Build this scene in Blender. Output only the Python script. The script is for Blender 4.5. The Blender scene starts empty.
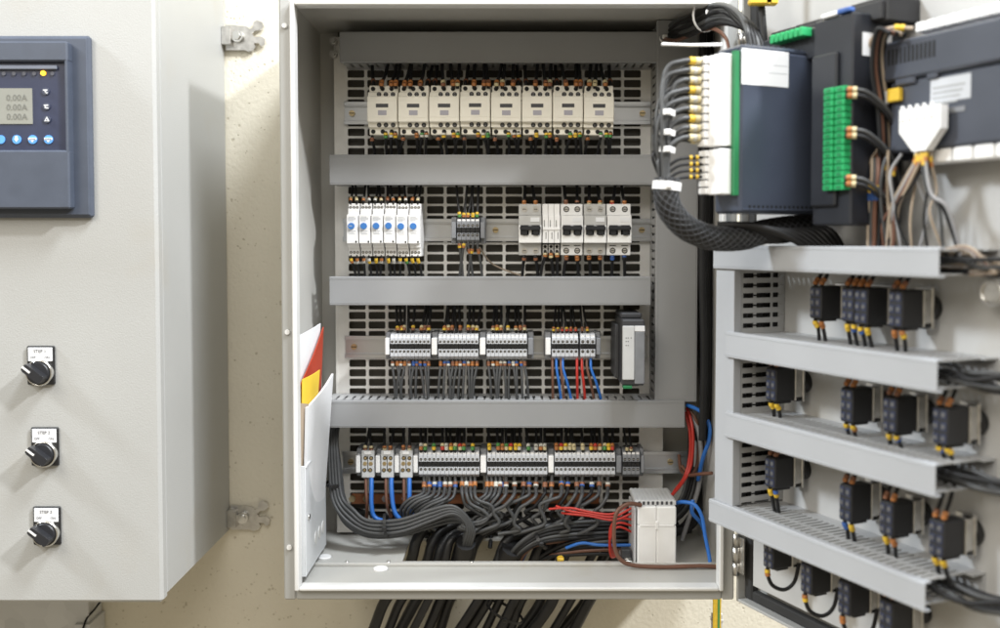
import bpy, math, random
from mathutils import Vector, Matrix
RND = random.Random(11)
MM = 0.001
scn = bpy.context.scene
COL = scn.collection

# ------------------------------------------------------------------ survey helpers (all lengths in millimetres)
PITCH = math.atan(0.04)
CP, SP = math.cos(PITCH), math.sin(PITCH)
def at(px, py, Y):
    """world point on the upright plane at depth Y that the survey photo shows at px, py"""
    a, b = (px - 515) / 1000, (280 - py) / 1000
    t = Y / (CP + b * SP)
    return Vector((a * t, Y, (-SP + b * CP) * t))
def X(px, Y): return (px - 515) / 1000 * Y * 1.0
def Z(py, Y): return at(515, py, Y).z

DOOR_A = math.radians(25)
HX, HY = 296.0, 1320.0
DRZ = -math.radians(65)
def D(u, n, z):
    """point on the open door: u from the hinge, n out of its inner sheet"""
    return Vector((HX + math.sin(DOOR_A) * u - math.cos(DOOR_A) * n, HY - math.cos(DOOR_A) * u - math.sin(DOOR_A) * n, z))
def du(px, n):
    q = (px - 515) / 1000
    sa, ca = math.sin(DOOR_A), math.cos(DOOR_A)
    return (q * (HY - sa * n) - HX + ca * n) / (sa + ca * q)
def dz(py, u, n): return Z(py, D(u, n, 0).y)

ORD = "first second third fourth fifth sixth seventh eighth ninth tenth eleventh twelfth thirteenth fourteenth fifteenth sixteenth seventeenth eighteenth nineteenth twentieth".split()
def nth(i): return ORD[i] if i < 20 else 'twenty-' + ORD[i - 20]

# ------------------------------------------------------------------ mesh builder
class MB:
    def __init__(s): s.v, s.f, s.mi, s.sm = [], [], [], []
    def add(s, vs, fs, m=0, smooth=False, ctr=None):
        o = len(s.v)
        s.v += [tuple(v) for v in vs]
        for f in fs:
            if ctr is not None:
                p = [Vector(vs[i]) for i in f]
                nrm = (p[1] - p[0]).cross(p[2] - p[1])
                c = sum(p, Vector()) / len(p)
                if nrm.dot(c - ctr) < 0: f = tuple(reversed(f))
            s.f.append(tuple(i + o for i in f)); s.mi.append(m); s.sm.append(smooth)
        return s
    def box(s, x0, x1, y0, y1, z0, z1, m=0, c=0.0):
        if x0 > x1: x0, x1 = x1, x0
        if y0 > y1: y0, y1 = y1, y0
        if z0 > z1: z0, z1 = z1, z0
        ctr = Vector(((x0 + x1) / 2, (y0 + y1) / 2, (z0 + z1) / 2))
        if c <= 0:
            vs = [(x, y, z) for x in (x0, x1) for y in (y0, y1) for z in (z0, z1)]
            fs = [(0, 1, 3, 2), (4, 6, 7, 5), (0, 4, 5, 1), (2, 3, 7, 6), (0, 2, 6, 4), (1, 5, 7, 3)]
            return s.add(vs, fs, m, False)
        c = min(c, (x1 - x0) * .45, (y1 - y0) * .45, (z1 - z0) * .45)
        lo, hi = (x0, y0, z0), (x1, y1, z1)
        vs, ix = [], {}
        for sx in (0, 1):
            for sy in (0, 1):
                for sz in (0, 1):
                    sg = (sx, sy, sz)
                    for ax in range(3):
                        p = [(hi[k] if sg[k] else lo[k]) if k == ax else (hi[k] - c if sg[k] else lo[k] + c) for k in range(3)]
                        ix[(sx, sy, sz, ax)] = len(vs); vs.append(p)
        fs = []
        for ax in range(3):
            b, d = (ax + 1) % 3, (ax + 2) % 3
            for sg in (0, 1):
                q = []
                for (i, j) in ((0, 0), (1, 0), (1, 1), (0, 1)):
                    k = [0, 0, 0]; k[ax] = sg; k[b] = i; k[d] = j
                    q.append(ix[(*k, ax)])
                fs.append(tuple(q))
            for i in (0, 1):
                for j in (0, 1):
                    k0 = [0, 0, 0]; k0[b] = i; k0[d] = j
                    k1 = list(k0); k1[ax] = 1
                    fs.append((ix[(*k0, b)], ix[(*k1, b)], ix[(*k1, d)], ix[(*k0, d)]))
        for sx in (0, 1):
            for sy in (0, 1):
                for sz in (0, 1):
                    fs.append((ix[(sx, sy, sz, 0)], ix[(sx, sy, sz, 1)], ix[(sx, sy, sz, 2)]))
        return s.add(vs, fs, m, False, ctr)
    def cyl(s, c, r, h, axis='y', n=14, m=0, r2=None, smooth=False):
        """from c along -axis*... : spans c .. c+h on the axis"""
        r2 = r if r2 is None else r2
        vs = []
        for k, rr in ((0, r), (1, r2)):
            for i in range(n):
                a = 2 * math.pi * i / n
                p, q, w = rr * math.cos(a), rr * math.sin(a), h * k
                d = {'x': (w, p, q), 'y': (p, w, q), 'z': (p, q, w)}[axis]
                vs.append((c[0] + d[0], c[1] + d[1], c[2] + d[2]))
        fs = [(i, (i + 1) % n, n + (i + 1) % n, n + i) for i in range(n)]
        fs2 = [tuple(range(n)), tuple(range(n, 2 * n))]
        d = {'x': (h / 2, 0, 0), 'y': (0, h / 2, 0), 'z': (0, 0, h / 2)}[axis]
        ctr = Vector(c) + Vector(d)
        o = len(s.f)
        s.add(vs, fs + fs2, m, False, ctr)
        for i in range(o, o + n): s.sm[i] = True
        return s
    def ring(s, c, r0, r1, h, n=28, m=0):
        """a ring facing -y: inner r0, outer r1, y from c.y to c.y-h, rounded front"""
        prof = [(r1, 0), (r1, -h * .7), (r1 - (r1 - r0) * .25, -h), (r0 + (r1 - r0) * .25, -h), (r0, -h * .7), (r0, 0)]
        vs = []
        for (r, y) in prof:
            for i in range(n):
                a = 2 * math.pi * i / n
                vs.append((c[0] + r * math.cos(a), c[1] + y, c[2] + r * math.sin(a)))
        fs = []
        for k in range(len(prof) - 1):
            for i in range(n):
                j = (i + 1) % n
                fs.append((k * n + i, k * n + j, (k + 1) * n + j, (k + 1) * n + i))
        return s.add(vs, fs, m, True)
    def prism(s, poly, y0, y1, m=0, plane='xz'):
        n = len(poly)
        if plane == 'xz': vs = [(x, y0, z) for x, z in poly] + [(x, y1, z) for x, z in poly]
        elif plane == 'yz': vs = [(y0, x, z) for x, z in poly] + [(y1, x, z) for x, z in poly]
        else: vs = [(x, z, y0) for x, z in poly] + [(x, z, y1) for x, z in poly]
        fs = [(i, (i + 1) % n, n + (i + 1) % n, n + i) for i in range(n)] + [tuple(range(n)), tuple(range(n, 2 * n))]
        return s.add(vs, fs, m, False)
    def quad(s, a, b, c, d, m=0): return s.add([a, b, c, d], [(0, 1, 2, 3)], m)
    def tube(s, pts, r, n=7, m=0, cap=True, rs=None):
        pts = [Vector(p) for p in pts]
        N = len(pts)
        t0 = (pts[1] - pts[0]).normalized()
        up = Vector((0, 0, 1)) if abs(t0.z) < .9 else Vector((0, 1, 0))
        nx = t0.cross(up).normalized()
        vs = []
        for i, p in enumerate(pts):
            t = (pts[min(i + 1, N - 1)] - pts[max(i - 1, 0)])
            t = t.normalized() if t.length > 1e-6 else t0
            nx = (nx - t * nx.dot(t))
            nx = nx.normalized() if nx.length > 1e-6 else t.orthogonal().normalized()
            ny = t.cross(nx)
            rr = r if rs is None else rs[i]
            for k in range(n):
                a = 2 * math.pi * k / n
                vs.append(p + nx * rr * math.cos(a) + ny * rr * math.sin(a))
        fs = []
        for i in range(N - 1):
            for k in range(n):
                j = (k + 1) % n
                fs.append((i * n + k, i * n + j, (i + 1) * n + j, (i + 1) * n + k))
        s.add(vs, fs, m, True)
        if cap:
            s.add([vs[k] for k in range(n)], [tuple(range(n))], m)
            s.add([vs[(N - 1) * n + k] for k in range(n)], [tuple(range(n))], m)
        return s
    def build(s, name, mats, parent=None, loc=(0, 0, 0), rotz=0.0):
        if not isinstance(mats, (list, tuple)): mats = [mats]
        me = bpy.data.meshes.new(name)
        me.from_pydata([(x * MM, y * MM, z * MM) for x, y, z in s.v], [], s.f)
        for mm in mats: me.materials.append(M[mm] if isinstance(mm, str) else mm)
        me.polygons.foreach_set('material_index', s.mi)
        me.polygons.foreach_set('use_smooth', s.sm)
        me.update()
        o = bpy.data.objects.new(name, me); COL.objects.link(o)
        o.location = Vector(loc) * MM; o.rotation_euler = (0, 0, rotz)
        if parent is not None: o.parent = parent
        return o

def thing(name, label, cat, loc=(0, 0, 0), rotz=0.0, group=None):
    o = bpy.data.objects.new(name, None); COL.objects.link(o)
    o.empty_display_size = 0.01
    o.location = Vector(loc) * MM; o.rotation_euler = (0, 0, rotz)
    return tag(o, label, cat, group)
def tag(o, label, cat, group=None):
    o['label'] = label; o['category'] = cat
    if group: o['group'] = group
    return o
def struct(o): o['kind'] = 'structure'; return o
def copy_thing(root, loc, label, rotz=None, group=None):
    r = root.copy(); COL.objects.link(r)
    r.location = Vector(loc) * MM
    if rotz is not None: r.rotation_euler = (0, 0, rotz)
    r['label'] = label
    if group: r['group'] = group
    for ch in list(root.children):
        c = ch.copy(); COL.objects.link(c); c.parent = r
        for g in list(ch.children):
            d = g.copy(); COL.objects.link(d); d.parent = c
    return r
def text(s, size, loc, mat_name, parent, name='lettering', rotz=0.0, align='CENTER'):
    cu = bpy.data.curves.new(name, 'FONT'); cu.body = s; cu.size = size * MM; cu.align_x = align; cu.align_y = 'CENTER'
    cu.extrude = 0.00005; cu.resolution_u = 2
    t = bpy.data.objects.new(name + '_source', cu); COL.objects.link(t)
    bpy.context.view_layer.update()
    dg = bpy.context.evaluated_depsgraph_get()
    me = bpy.data.meshes.new_from_object(t.evaluated_get(dg))
    bpy.data.objects.remove(t)
    me.materials.clear(); me.materials.append(M[mat_name])
    o = bpy.data.objects.new(name, me); COL.objects.link(o)
    o.rotation_euler = (math.pi / 2, 0, rotz); o.location = Vector(loc) * MM; o.parent = parent
    return o
def spline(pts, k=6):
    P = [Vector(p) for p in pts]
    P = [P[0] * 2 - P[1]] + P + [P[-1] * 2 - P[-2]]
    out = []
    for i in range(1, len(P) - 2):
        p0, p1, p2, p3 = P[i - 1:i + 3]
        for j in range(k):
            t = j / k
            out.append(.5 * ((2 * p1) + (p2 - p0) * t + (2 * p0 - 5 * p1 + 4 * p2 - p3) * t * t + (3 * p1 - p0 - 3 * p2 + p3) * t ** 3))
    out.append(P[-2])
    return out

# ------------------------------------------------------------------ materials
M = {}
def mat(name, col, rough=.5, metal=0., var=.08, scale=25., bump=0., bscale=300., emit=0., spec=.5, stain=None, edge=None):
    m = bpy.data.materials.new(name); m.use_nodes = True
    nt = m.node_tree; N, L = nt.nodes, nt.links
    b = N['Principled BSDF']
    b.inputs['Roughness'].default_value = rough; b.inputs['Metallic'].default_value = metal
    b.inputs['Specular IOR Level'].default_value = spec
    tc = N.new('ShaderNodeTexCoord')
    nz = N.new('ShaderNodeTexNoise'); nz.inputs['Scale'].default_value = scale; nz.inputs['Detail'].default_value = 5
    L.new(tc.outputs['Object'], nz.inputs['Vector'])
    cr = N.new('ShaderNodeValToRGB')
    lo = [max(0, c * (1 - var)) for c in col]; hi = [min(1, c * (1 + var)) for c in col]
    cr.color_ramp.elements[0].position = .3; cr.color_ramp.elements[1].position = .7
    cr.color_ramp.elements[0].color = (*lo, 1); cr.color_ramp.elements[1].color = (*hi, 1)
    L.new(nz.outputs['Fac'], cr.inputs['Fac'])
    out = cr.outputs['Color']
    if stain:
        n2 = N.new('ShaderNodeTexNoise'); n2.inputs['Scale'].default_value = stain[1]; n2.inputs['Detail'].default_value = 8
        L.new(tc.outputs['Object'], n2.inputs['Vector'])
        r2 = N.new('ShaderNodeValToRGB')
        r2.color_ramp.elements[0].position = stain[2]; r2.color_ramp.elements[1].position = stain[2] + stain[3]
        r2.color_ramp.elements[0].color = (0, 0, 0, 1); r2.color_ramp.elements[1].color = (1, 1, 1, 1)
        L.new(n2.outputs['Fac'], r2.inputs['Fac'])
        mx = N.new('ShaderNodeMix'); mx.data_type = 'RGBA'
        L.new(r2.outputs['Color'], mx.inputs[0]); L.new(out, mx.inputs[6]); mx.inputs[7].default_value = (*stain[0], 1)
        out = mx.outputs[2]
    L.new(out, b.inputs['Base Color'])
    mr = N.new('ShaderNodeMapRange'); mr.inputs[3].default_value = max(0, rough - .08); mr.inputs[4].default_value = min(1, rough + .1)
    L.new(nz.outputs['Fac'], mr.inputs[0]); L.new(mr.outputs[0], b.inputs['Roughness'])
    if bump:
        n3 = N.new('ShaderNodeTexNoise'); n3.inputs['Scale'].default_value = bscale; n3.inputs['Detail'].default_value = 4
        L.new(tc.outputs['Object'], n3.inputs['Vector'])
        bp = N.new('ShaderNodeBump'); bp.inputs['Strength'].default_value = bump; bp.inputs['Distance'].default_value = .001
        L.new(n3.outputs['Fac'], bp.inputs['Height']); L.new(bp.outputs['Normal'], b.inputs['Normal'])
    if emit:
        b.inputs['Emission Color'].default_value = (*col, 1); b.inputs['Emission Strength'].default_value = emit
    M[name] = m
    return m
mat('cabinet_paint', (.415, .42, .413), .42, var=.03, scale=6, bump=.3, bscale=600, stain=((.40, .385, .35), 8, .6, .3))
mat('cabinet_inside', (.49, .485, .46), .42, var=.04, scale=8, bump=.12, bscale=900, stain=((.42, .39, .32), 14, .62, .25))
mat('frame_white', (.70, .70, .69), .35, var=.03, scale=15)
mat('door_panel', (.50, .50, .495), .45, var=.04, scale=7, bump=.1, bscale=700, stain=((.42, .40, .36), 10, .6, .25))
mat('duct_lit', (.41, .425, .45), .42, var=.035, scale=12, bump=.05, bscale=500)  # duct plastic lightened for the door, standing in for stronger light there
mat('duct_grey', (.28, .285, .293), .45, var=.035, scale=12, bump=.05, bscale=500)
mat('duct_edge', (.42, .425, .43), .4, var=.03)
mat('plate_zinc', (.90, .89, .86), .42, metal=.05, var=.06, scale=40, bump=.06, bscale=200)
mat('rail_zinc', (.62, .64, .67), .3, metal=.85, var=.04, scale=8)
mat('steel', (.62, .61, .59), .32, metal=1., var=.15, scale=120)
mat('screw_dark', (.17, .17, .175), .45, metal=.5, var=.15)
mat('chrome', (.78, .78, .77), .15, metal=1., var=.05)
mat('brass', (.62, .50, .30), .3, metal=1., var=.12, scale=200)
mat('copper', (.34, .14, .07), .4, metal=.8, var=.25, scale=60)
mat('cream', (.88, .85, .76), .42, var=.05, scale=40)
mat('cream_shadow', (.5, .46, .37), .5, var=.06)
mat('white_plastic', (.86, .86, .86), .38, var=.03, scale=40)
mat('white_paper', (.76, .77, .79), .6, var=.03, scale=20)
mat('light_grey', (.60, .61, .62), .42, var=.04, scale=50)
mat('mid_grey', (.36, .37, .38), .45, var=.05, scale=50)
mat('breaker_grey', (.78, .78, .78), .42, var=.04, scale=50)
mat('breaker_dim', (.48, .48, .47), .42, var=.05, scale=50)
mat('terminal_grey', (.58, .60, .64), .42, var=.05, scale=60)
mat('terminal_dark', (.22, .23, .25), .45, var=.08, scale=60)
mat('black', (.012, .012, .013), .42, var=.2)
mat('hole', (.006, .006, .006), .7, var=.1)
mat('black_matt', (.022, .022, .024), .55, var=.15, scale=40)
mat('charcoal', (.05, .052, .058), .45, var=.1)
mat('toggle_black', (.02, .021, .025), .35, var=.1)
mat('panel_blue', (.066, .08, .112), .45, var=.06, scale=50, bump=.12, bscale=1200)
mat('panel_face', (.028, .036, .075), .35, var=.05)
mat('panel_trim', (.16, .18, .23), .4, var=.05)
mat('lcd', (.27, .275, .25), .25, var=.03)
mat('lcd_ink', (.165, .168, .155), .4, var=.03)
mat('button_dark', (.045, .055, .09), .4)
mat('button_blue', (.10, .33, .78), .4, emit=.15)
mat('icon_white', (.75, .77, .8), .5)
mat('led_amber', (1., .45, .02), .3, emit=3.0)
mat('led_off', (.09, .095, .12), .3)
mat('label_ink', (.06, .06, .08), .6)
mat('ink_grey', (.45, .47, .5), .6)
mat('knob_blue', (.05, .19, .52), .35, var=.08)
mat('controller', (.048, .058, .085), .3, var=.12, scale=14, bump=.06, bscale=900)
mat('controller_dark', (.015, .017, .023), .42, var=.1)
mat('panel_back', (.06, .068, .09), .36, var=.08, scale=14, bump=.06, bscale=900)
mat('pcb_green', (.02, .19, .07), .4, var=.08)
mat('terminal_green', (.02, .36, .12), .4, var=.08)
mat('ferrule_cream', (.60, .52, .31), .5, var=.15, scale=200)
mat('orange', (.40, .155, .045), .5, var=.2, scale=300)
mat('yellow', (.70, .46, .04), .5, var=.12, scale=300)
mat('red_sleeve', (.50, .05, .03), .5, var=.1)
mat('green_sleeve', (.08, .26, .07), .5, var=.1)
mat('blue_sleeve', (.035, .10, .33), .5, var=.1)
mat('white_sleeve', (.55, .54, .49), .5, var=.08)
mat('brown_sleeve', (.24, .10, .05), .5, var=.1)
mat('wire_black', (.013, .013, .014), .5, var=.2, spec=.3)
mat('wire_grey', (.060, .062, .064), .48, var=.12, scale=30)
mat('wire_lightgrey', (.30, .30, .31), .45, var=.08)
mat('wire_blue', (.025, .15, .52), .4, var=.08)
mat('wire_red', (.46, .03, .02), .4, var=.08)
mat('wire_brown', (.15, .07, .045), .45, var=.1)
mat('wire_tan', (.36, .29, .22), .45, var=.1)
mat('cable_black', (.016, .016, .017), .38, var=.25, scale=60, bump=.2, bscale=150)
mat('braid_strand', (.06, .063, .07), .4, var=.2)
mat('gasket', (.03, .03, .03), .8, var=.15)
mat('pocket', (.66, .68, .70), .4, var=.03)
mat('label_paper', (.52, .54, .58), .5, var=.05)
mat('red_paper', (.40, .045, .018), .6, var=.08)
mat('yellow_paper', (.80, .56, .05), .6, var=.08)
mat('gap_shade', (.075, .068, .055), .6, var=.1)  # dark tone painted in for the shade behind the mounting plate
def braid():
    m = mat('braid', (.02, .021, .024), .45, var=.2)
    N, L = m.node_tree.nodes, m.node_tree.links
    tc = N.new('ShaderNodeTexCoord'); w = N.new('ShaderNodeTexVoronoi'); w.inputs['Scale'].default_value = 800
    L.new(tc.outputs['Object'], w.inputs['Vector'])
    bp = N.new('ShaderNodeBump'); bp.inputs['Strength'].default_value = .8; bp.inputs['Distance'].default_value = .0015
    L.new(w.outputs['Distance'], bp.inputs['Height']); L.new(bp.outputs['Normal'], N['Principled BSDF'].inputs['Normal'])
braid()
def wall_mat():
    m = mat('plaster', (.75, .705, .59), .85, var=.05, scale=5, stain=((.56, .50, .38), 3, .6, .25))
    N, L = m.node_tree.nodes, m.node_tree.links
    b = N['Principled BSDF']; base = b.inputs['Base Color'].links[0].from_socket
    tc = N.new('ShaderNodeTexCoord')
    v = N.new('ShaderNodeTexVoronoi'); v.inputs['Scale'].default_value = 130; v.inputs['Randomness'].default_value = 1
    L.new(tc.outputs['Object'], v.inputs['Vector'])
    v2 = N.new('ShaderNodeTexNoise'); v2.inputs['Scale'].default_value = 60
    L.new(tc.outputs['Object'], v2.inputs['Vector'])
    ad = N.new('ShaderNodeMath'); ad.operation = 'MULTIPLY_ADD'; ad.inputs[1].default_value = 1.1
    L.new(v2.outputs['Fac'], ad.inputs[0]); L.new(v.outputs['Distance'], ad.inputs[2])
    r = N.new('ShaderNodeValToRGB'); r.color_ramp.elements[0].position = .55; r.color_ramp.elements[1].position = .65
    r.color_ramp.elements[0].color = (1, 1, 1, 1); r.color_ramp.elements[1].color = (0, 0, 0, 1)
    L.new(ad.outputs[0], r.inputs['Fac'])
    mx = N.new('ShaderNodeMix'); mx.data_type = 'RGBA'
    mul = N.new('ShaderNodeMath'); mul.operation = 'MULTIPLY'; mul.inputs[1].default_value = .42
    L.new(r.outputs['Color'], mul.inputs[0]); L.new(mul.outputs[0], mx.inputs[0])
    L.new(base, mx.inputs[6]); mx.inputs[7].default_value = (.33, .27, .17, 1)
    L.new(mx.outputs[2], b.inputs['Base Color'])
    n3 = N.new('ShaderNodeTexNoise'); n3.inputs['Scale'].default_value = 170; n3.inputs['Detail'].default_value = 6
    L.new(tc.outputs['Object'], n3.inputs['Vector'])
    sub = N.new('ShaderNodeMath'); sub.operation = 'SUBTRACT'
    L.new(n3.outputs['Fac'], sub.inputs[0]); L.new(r.outputs['Color'], sub.inputs[1])
    bp = N.new('ShaderNodeBump'); bp.inputs['Strength'].default_value = .5; bp.inputs['Distance'].default_value = .002
    L.new(sub.outputs[0], bp.inputs['Height']); L.new(bp.outputs['Normal'], b.inputs['Normal'])
wall_mat()
def galv():
    m = mat('galvanised', (.6, .61, .61), .45, metal=.25, var=.1, scale=20)
    N, L = m.node_tree.nodes, m.node_tree.links
    b = N['Principled BSDF']
    tc = N.new('ShaderNodeTexCoord'); v = N.new('ShaderNodeTexVoronoi'); v.inputs['Scale'].default_value = 38
    L.new(tc.outputs['Object'], v.inputs['Vector'])
    r = N.new('ShaderNodeValToRGB'); r.color_ramp.elements[0].color = (.55, .56, .57, 1); r.color_ramp.elements[1].color = (.66, .67, .68, 1)
    L.new(v.outputs['Color'], r.inputs['Fac']); L.new(r.outputs['Color'], b.inputs['Base Color'])
galv()

# ------------------------------------------------------------------ the setting
WY = 1590.0
w = MB().box(-2600, 2600, WY, WY + 60, -1500, 1500)
struct(w.build('wall', 'plaster'))

# ------------------------------------------------------------------ the closed cabinet on the left
LY = 1272.0
LXR = X(158, LY)
LZB = Z(603, LY)
LXL, LZT = LXR - 800, 620.0
lc = thing('closed_cabinet', 'closed pale grey steel cabinet with blue meter and three switches, left of the open one', 'cabinet', (LXL + 400, 1430, LZB))
def rel(o): return Vector(o.location) / MM
L0 = rel(lc)
def shift(mb, o):
    k = rel(o); mb.v = [(x - k.x, y - k.y, z - k.z) for x, y, z in mb.v]; return mb
b = MB().box(LXL + 2, LXR - 3, LY + 25, WY - 3, LZB + 3, LZT, 0, 2)
shift(b, lc).build('body', 'cabinet_paint', lc)
b = MB().box(LXL, LXR, LY, LY + 20, LZB, LZT + 3, 0, 4)
b.box(LXL + 8, LXR - 8, LY + 19, LY + 26, LZB + 8, LZT - 8)
shift(b, lc).build('door', 'cabinet_paint', lc)
def bracket(zc):
    k = MB()
    x0 = LXR - 4
    # plate with two fingers that end in hooked slots
    p = [(0, -17), (30, -17), (36, -19), (44, -17), (47, -12), (44, -8), (52, -8), (56, -12), (61, -10), (62, -3), (56, 1), (45, 0), (42, 4), (46, 8), (55, 9), (60, 13), (58, 19), (50, 22), (44, 19), (43, 12), (38, 10), (33, 14), (0, 16)]
    k.prism([(x0 + 4 + x, zc + z * 1.2) for x, z in p], WY - 8, WY - 4)
    k.box(x0 + 1, x0 + 16, WY - 22, WY - 8, zc - 14, zc + 14, 0, 1)
    shift(k, lc).build('mounting_bracket', 'steel', lc)
    q = MB().cyl((x0 + 24, WY - 16, zc), 9, 8, 'y', 20).cyl((x0 + 24, WY - 20, zc), 6, 5, 'y', 6)
    shift(q, lc).build('bolt', 'chrome', lc)
bracket(Z(37, WY - 8)); bracket(Z(517, WY - 8))

# meter panel on the closed cabinet
MX0, MX1 = X(-130, LY), X(98, LY)
MZ0, MZ1 = Z(218, LY), Z(37, LY)
mt = thing('power_meter', 'dark blue power meter with small display and round keys on closed cabinet', 'meter', (X(0, LY), LY, (MZ0 + MZ1) / 2))
def mb_(fn_name, mats, mbx, parent): return shift(mbx, parent).build(fn_name, mats, parent)
fx = lambda p: X(p, LY - 14)
fz = lambda p: Z(p, LY - 14)
b = MB().box(MX0, MX1 - 2, LY - 9, LY, MZ0, MZ1, 0, 3).box(MX0 + 3, MX1 - 5, LY - 11, LY - 8, MZ0 + 3, MZ1 - 3, 0, 1.5)
mb_('frame', 'panel_blue', b, mt)
b = MB()
bx0, bx1, bz0, bz1 = fx(-120), fx(75), fz(209), fz(43)
sx1, sz0, sz1 = fx(72), fz(151), fz(63)
b.box(bx0, bx1, LY - 26, LY - 10, sz1, bz1, 0, 2)
b.box(bx0, bx1, LY - 26, LY - 10, bz0, sz0, 0, 2)
b.box(sx1, bx1 - .5, LY - 25.5, LY - 10, sz0 - 2, sz1 + 2, 0, .5)
mb_('bezel', 'panel_blue', b, mt)
b = MB().box(bx0, sx1 + .5, LY - 19, LY - 10.5, sz0 - .5, sz1 + .5)
mb_('display_face', 'panel_face', b, mt)
b = MB().box(bx0, fx(63), LY - 23, LY - 19, fz(70.5), fz(66.5), 0, .8)
mb_('trim_bar', 'panel_trim', b, mt)
b = MB().box(fx(-60), fx(37.5), LY - 20, LY - 18, fz(124.5), fz(89))
scr = mb_('screen', 'lcd', b, mt)
for i, py in enumerate((98, 107.5, 117)):
    v = Vector((X(30.5, LY - 20), LY - 20.4, Z(py, LY - 20))) - rel(mt)
    t = text('0.00A', 11, v, 'lcd_ink', mt, 'display_digits', align='RIGHT')
for i, px in enumerate((0, 10, 20, 30, 40, 58)):
    b = MB().cyl((fx(px), LY - 20.5, fz(74.5)), 2.4, 2, 'y', 12); mb_('indicator_lamp', 'led_off', b, mt)
b = MB().cyl((fx(49), LY - 21, fz(74)), 3.0, 2.4, 'y', 14)
o = mb_('indicator_lamp', 'led_amber', b, mt); o['label'] = 'lit amber lamp'
for k, (px, py) in enumerate(((51, 92), (51.5, 107), (52, 120))):
    b = MB().cyl((fx(px), LY - 20.6, fz(py)), 4.6, 2, 'y', 20)
    c = (fx(px), LY - 21.2, fz(py))
    if k == 2:
        b.prism([(c[0] - 3.2, c[2] - 2.4), (c[0] + 3.2, c[2] - 2.4), (c[0], c[2] + 3.2)], c[1], c[1] + .8, 1)
        b.prism([(c[0] - 1.2, c[2] - 1.4), (c[0] + 1.2, c[2] - 1.4), (c[0], c[2] + 1)], c[1] - .2, c[1] + .8, 0)
    else:
        b.box(c[0] - 2.6, c[0] + 2.6, c[1], c[1] + .8, c[2] + .6, c[2] + 2, 1)
        b.box(c[0] - .6 - k, c[0] + .8 - k, c[1], c[1] + .8, c[2] - 2.6, c[2] + .6, 1)
        b.box(c[0] - .6, c[0] + 2.8, c[1], c[1] + .8, c[2] - 2.8, c[2] - 1.4, 1)
    mb_('key', ['button_dark', 'icon_white'], b, mt)
for k, px in enumerate((5.5, 21.5, 37.3, 53)):
    py = 140
    b = MB().cyl((fx(px), LY - 20.6, fz(py)), 5.4, 2, 'y', 22)
    c = (fx(px), LY - 21.2, fz(py))
    if k == 1: b.prism([(c[0] - 3, c[2] + 1), (c[0] + 3, c[2] + 1), (c[0], c[2] - 3)], c[1], c[1] + .8, 1); b.box(c[0] - 1.5, c[0] + 1.5, c[1] - .1, c[1] + .8, c[2] + .5, c[2] + 4, 1)
    if k >= 2:
        b.box(c[0] - 5, c[0] + 5, c[1], c[1] + .8, c[2] - .6, c[2] + 2, 1); b.box(c[0] - 4, c[0] + 4, c[1] - .1, c[1] + .8, c[2] + .2, c[2] + 1, 2)
        b.prism([(c[0] - 2.2, c[2] - 1.2), (c[0] + 2.2, c[2] - 1.2), (c[0], c[2] - 3.6)], c[1], c[1] + .8, 1)
    mb_('key', ['button_blue', 'icon_white', 'panel_face'], b, mt)

# selector switches
def selector(px, py, word, label):
    cx, cz = X(px, LY), Z(py, LY)
    s = thing('selector_switch', label, 'selector switch', (cx, LY, cz), 0, 'rotary step switches on the closed cabinet')
    W, H = 17.5, 24.8
    b = MB().box(-W, W, -4, 0, -H, H, 0, 1.2)
    b.build('legend_holder', 'black', s)
    b = MB().box(-W + 2.2, W - 2, -5, -3.5, 5.5, H - 2, 0, .3)
    lp = b.build('legend_plate', 'white_paper', s)
    text(word, 5.6, (0, -5.3, 18), 'label_ink', lp)
    text('OFF', 4.4, (-9, -5.3, 10.2), 'label_ink', lp)
    text('ON', 4.4, (9, -5.3, 10.2), 'label_ink', lp)
    cz = -9
    b = MB().ring((0, -3.5, cz), 14.2, 17.0, 7, 32)
    b.build('chrome_ring', 'chrome', s)
    k = MB().cyl((0, -14, cz), 13.6, 12, 'y', 28, r2=14.6)
    # the grip: a slanted bar towards the OFF side
    a = math.radians(142)
    ca, sa = math.cos(a), math.sin(a)
    def pt(l, wd): return (l * ca - wd * sa, cz + l * sa + wd * ca)
    k.prism([pt(15.5, -4.0), pt(15.5, 4.0), pt(12, 5.2), pt(-12, 5.6), pt(-13.5, 3), pt(-13.5, -3), pt(-12, -5.6), pt(12, -5.2)], -26, -13)
    kn = k.build('knob', 'toggle_black', s)
    k = MB().prism([pt(15.8, -1.2), pt(15.8, 1.2), pt(4, 1.2), pt(4, -1.2)], -26.6, -25.5)
    k.prism([pt(15.9, -1.2), pt(15.9, 1.2), pt(15.0, 1.2), pt(15.0, -1.2)], -26.5, -17)
    k.build('pointer_line', 'white_plastic', kn)
selector(40, 365, 'STEP 1', 'topmost rotary switch with label STEP 1 on closed cabinet door')
selector(42.5, 446, 'STEP 2', 'middle rotary switch with label STEP 2 on closed cabinet door')
selector(43, 525, 'STEP 3', 'lowest rotary switch with label STEP 3 on closed cabinet door')

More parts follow.
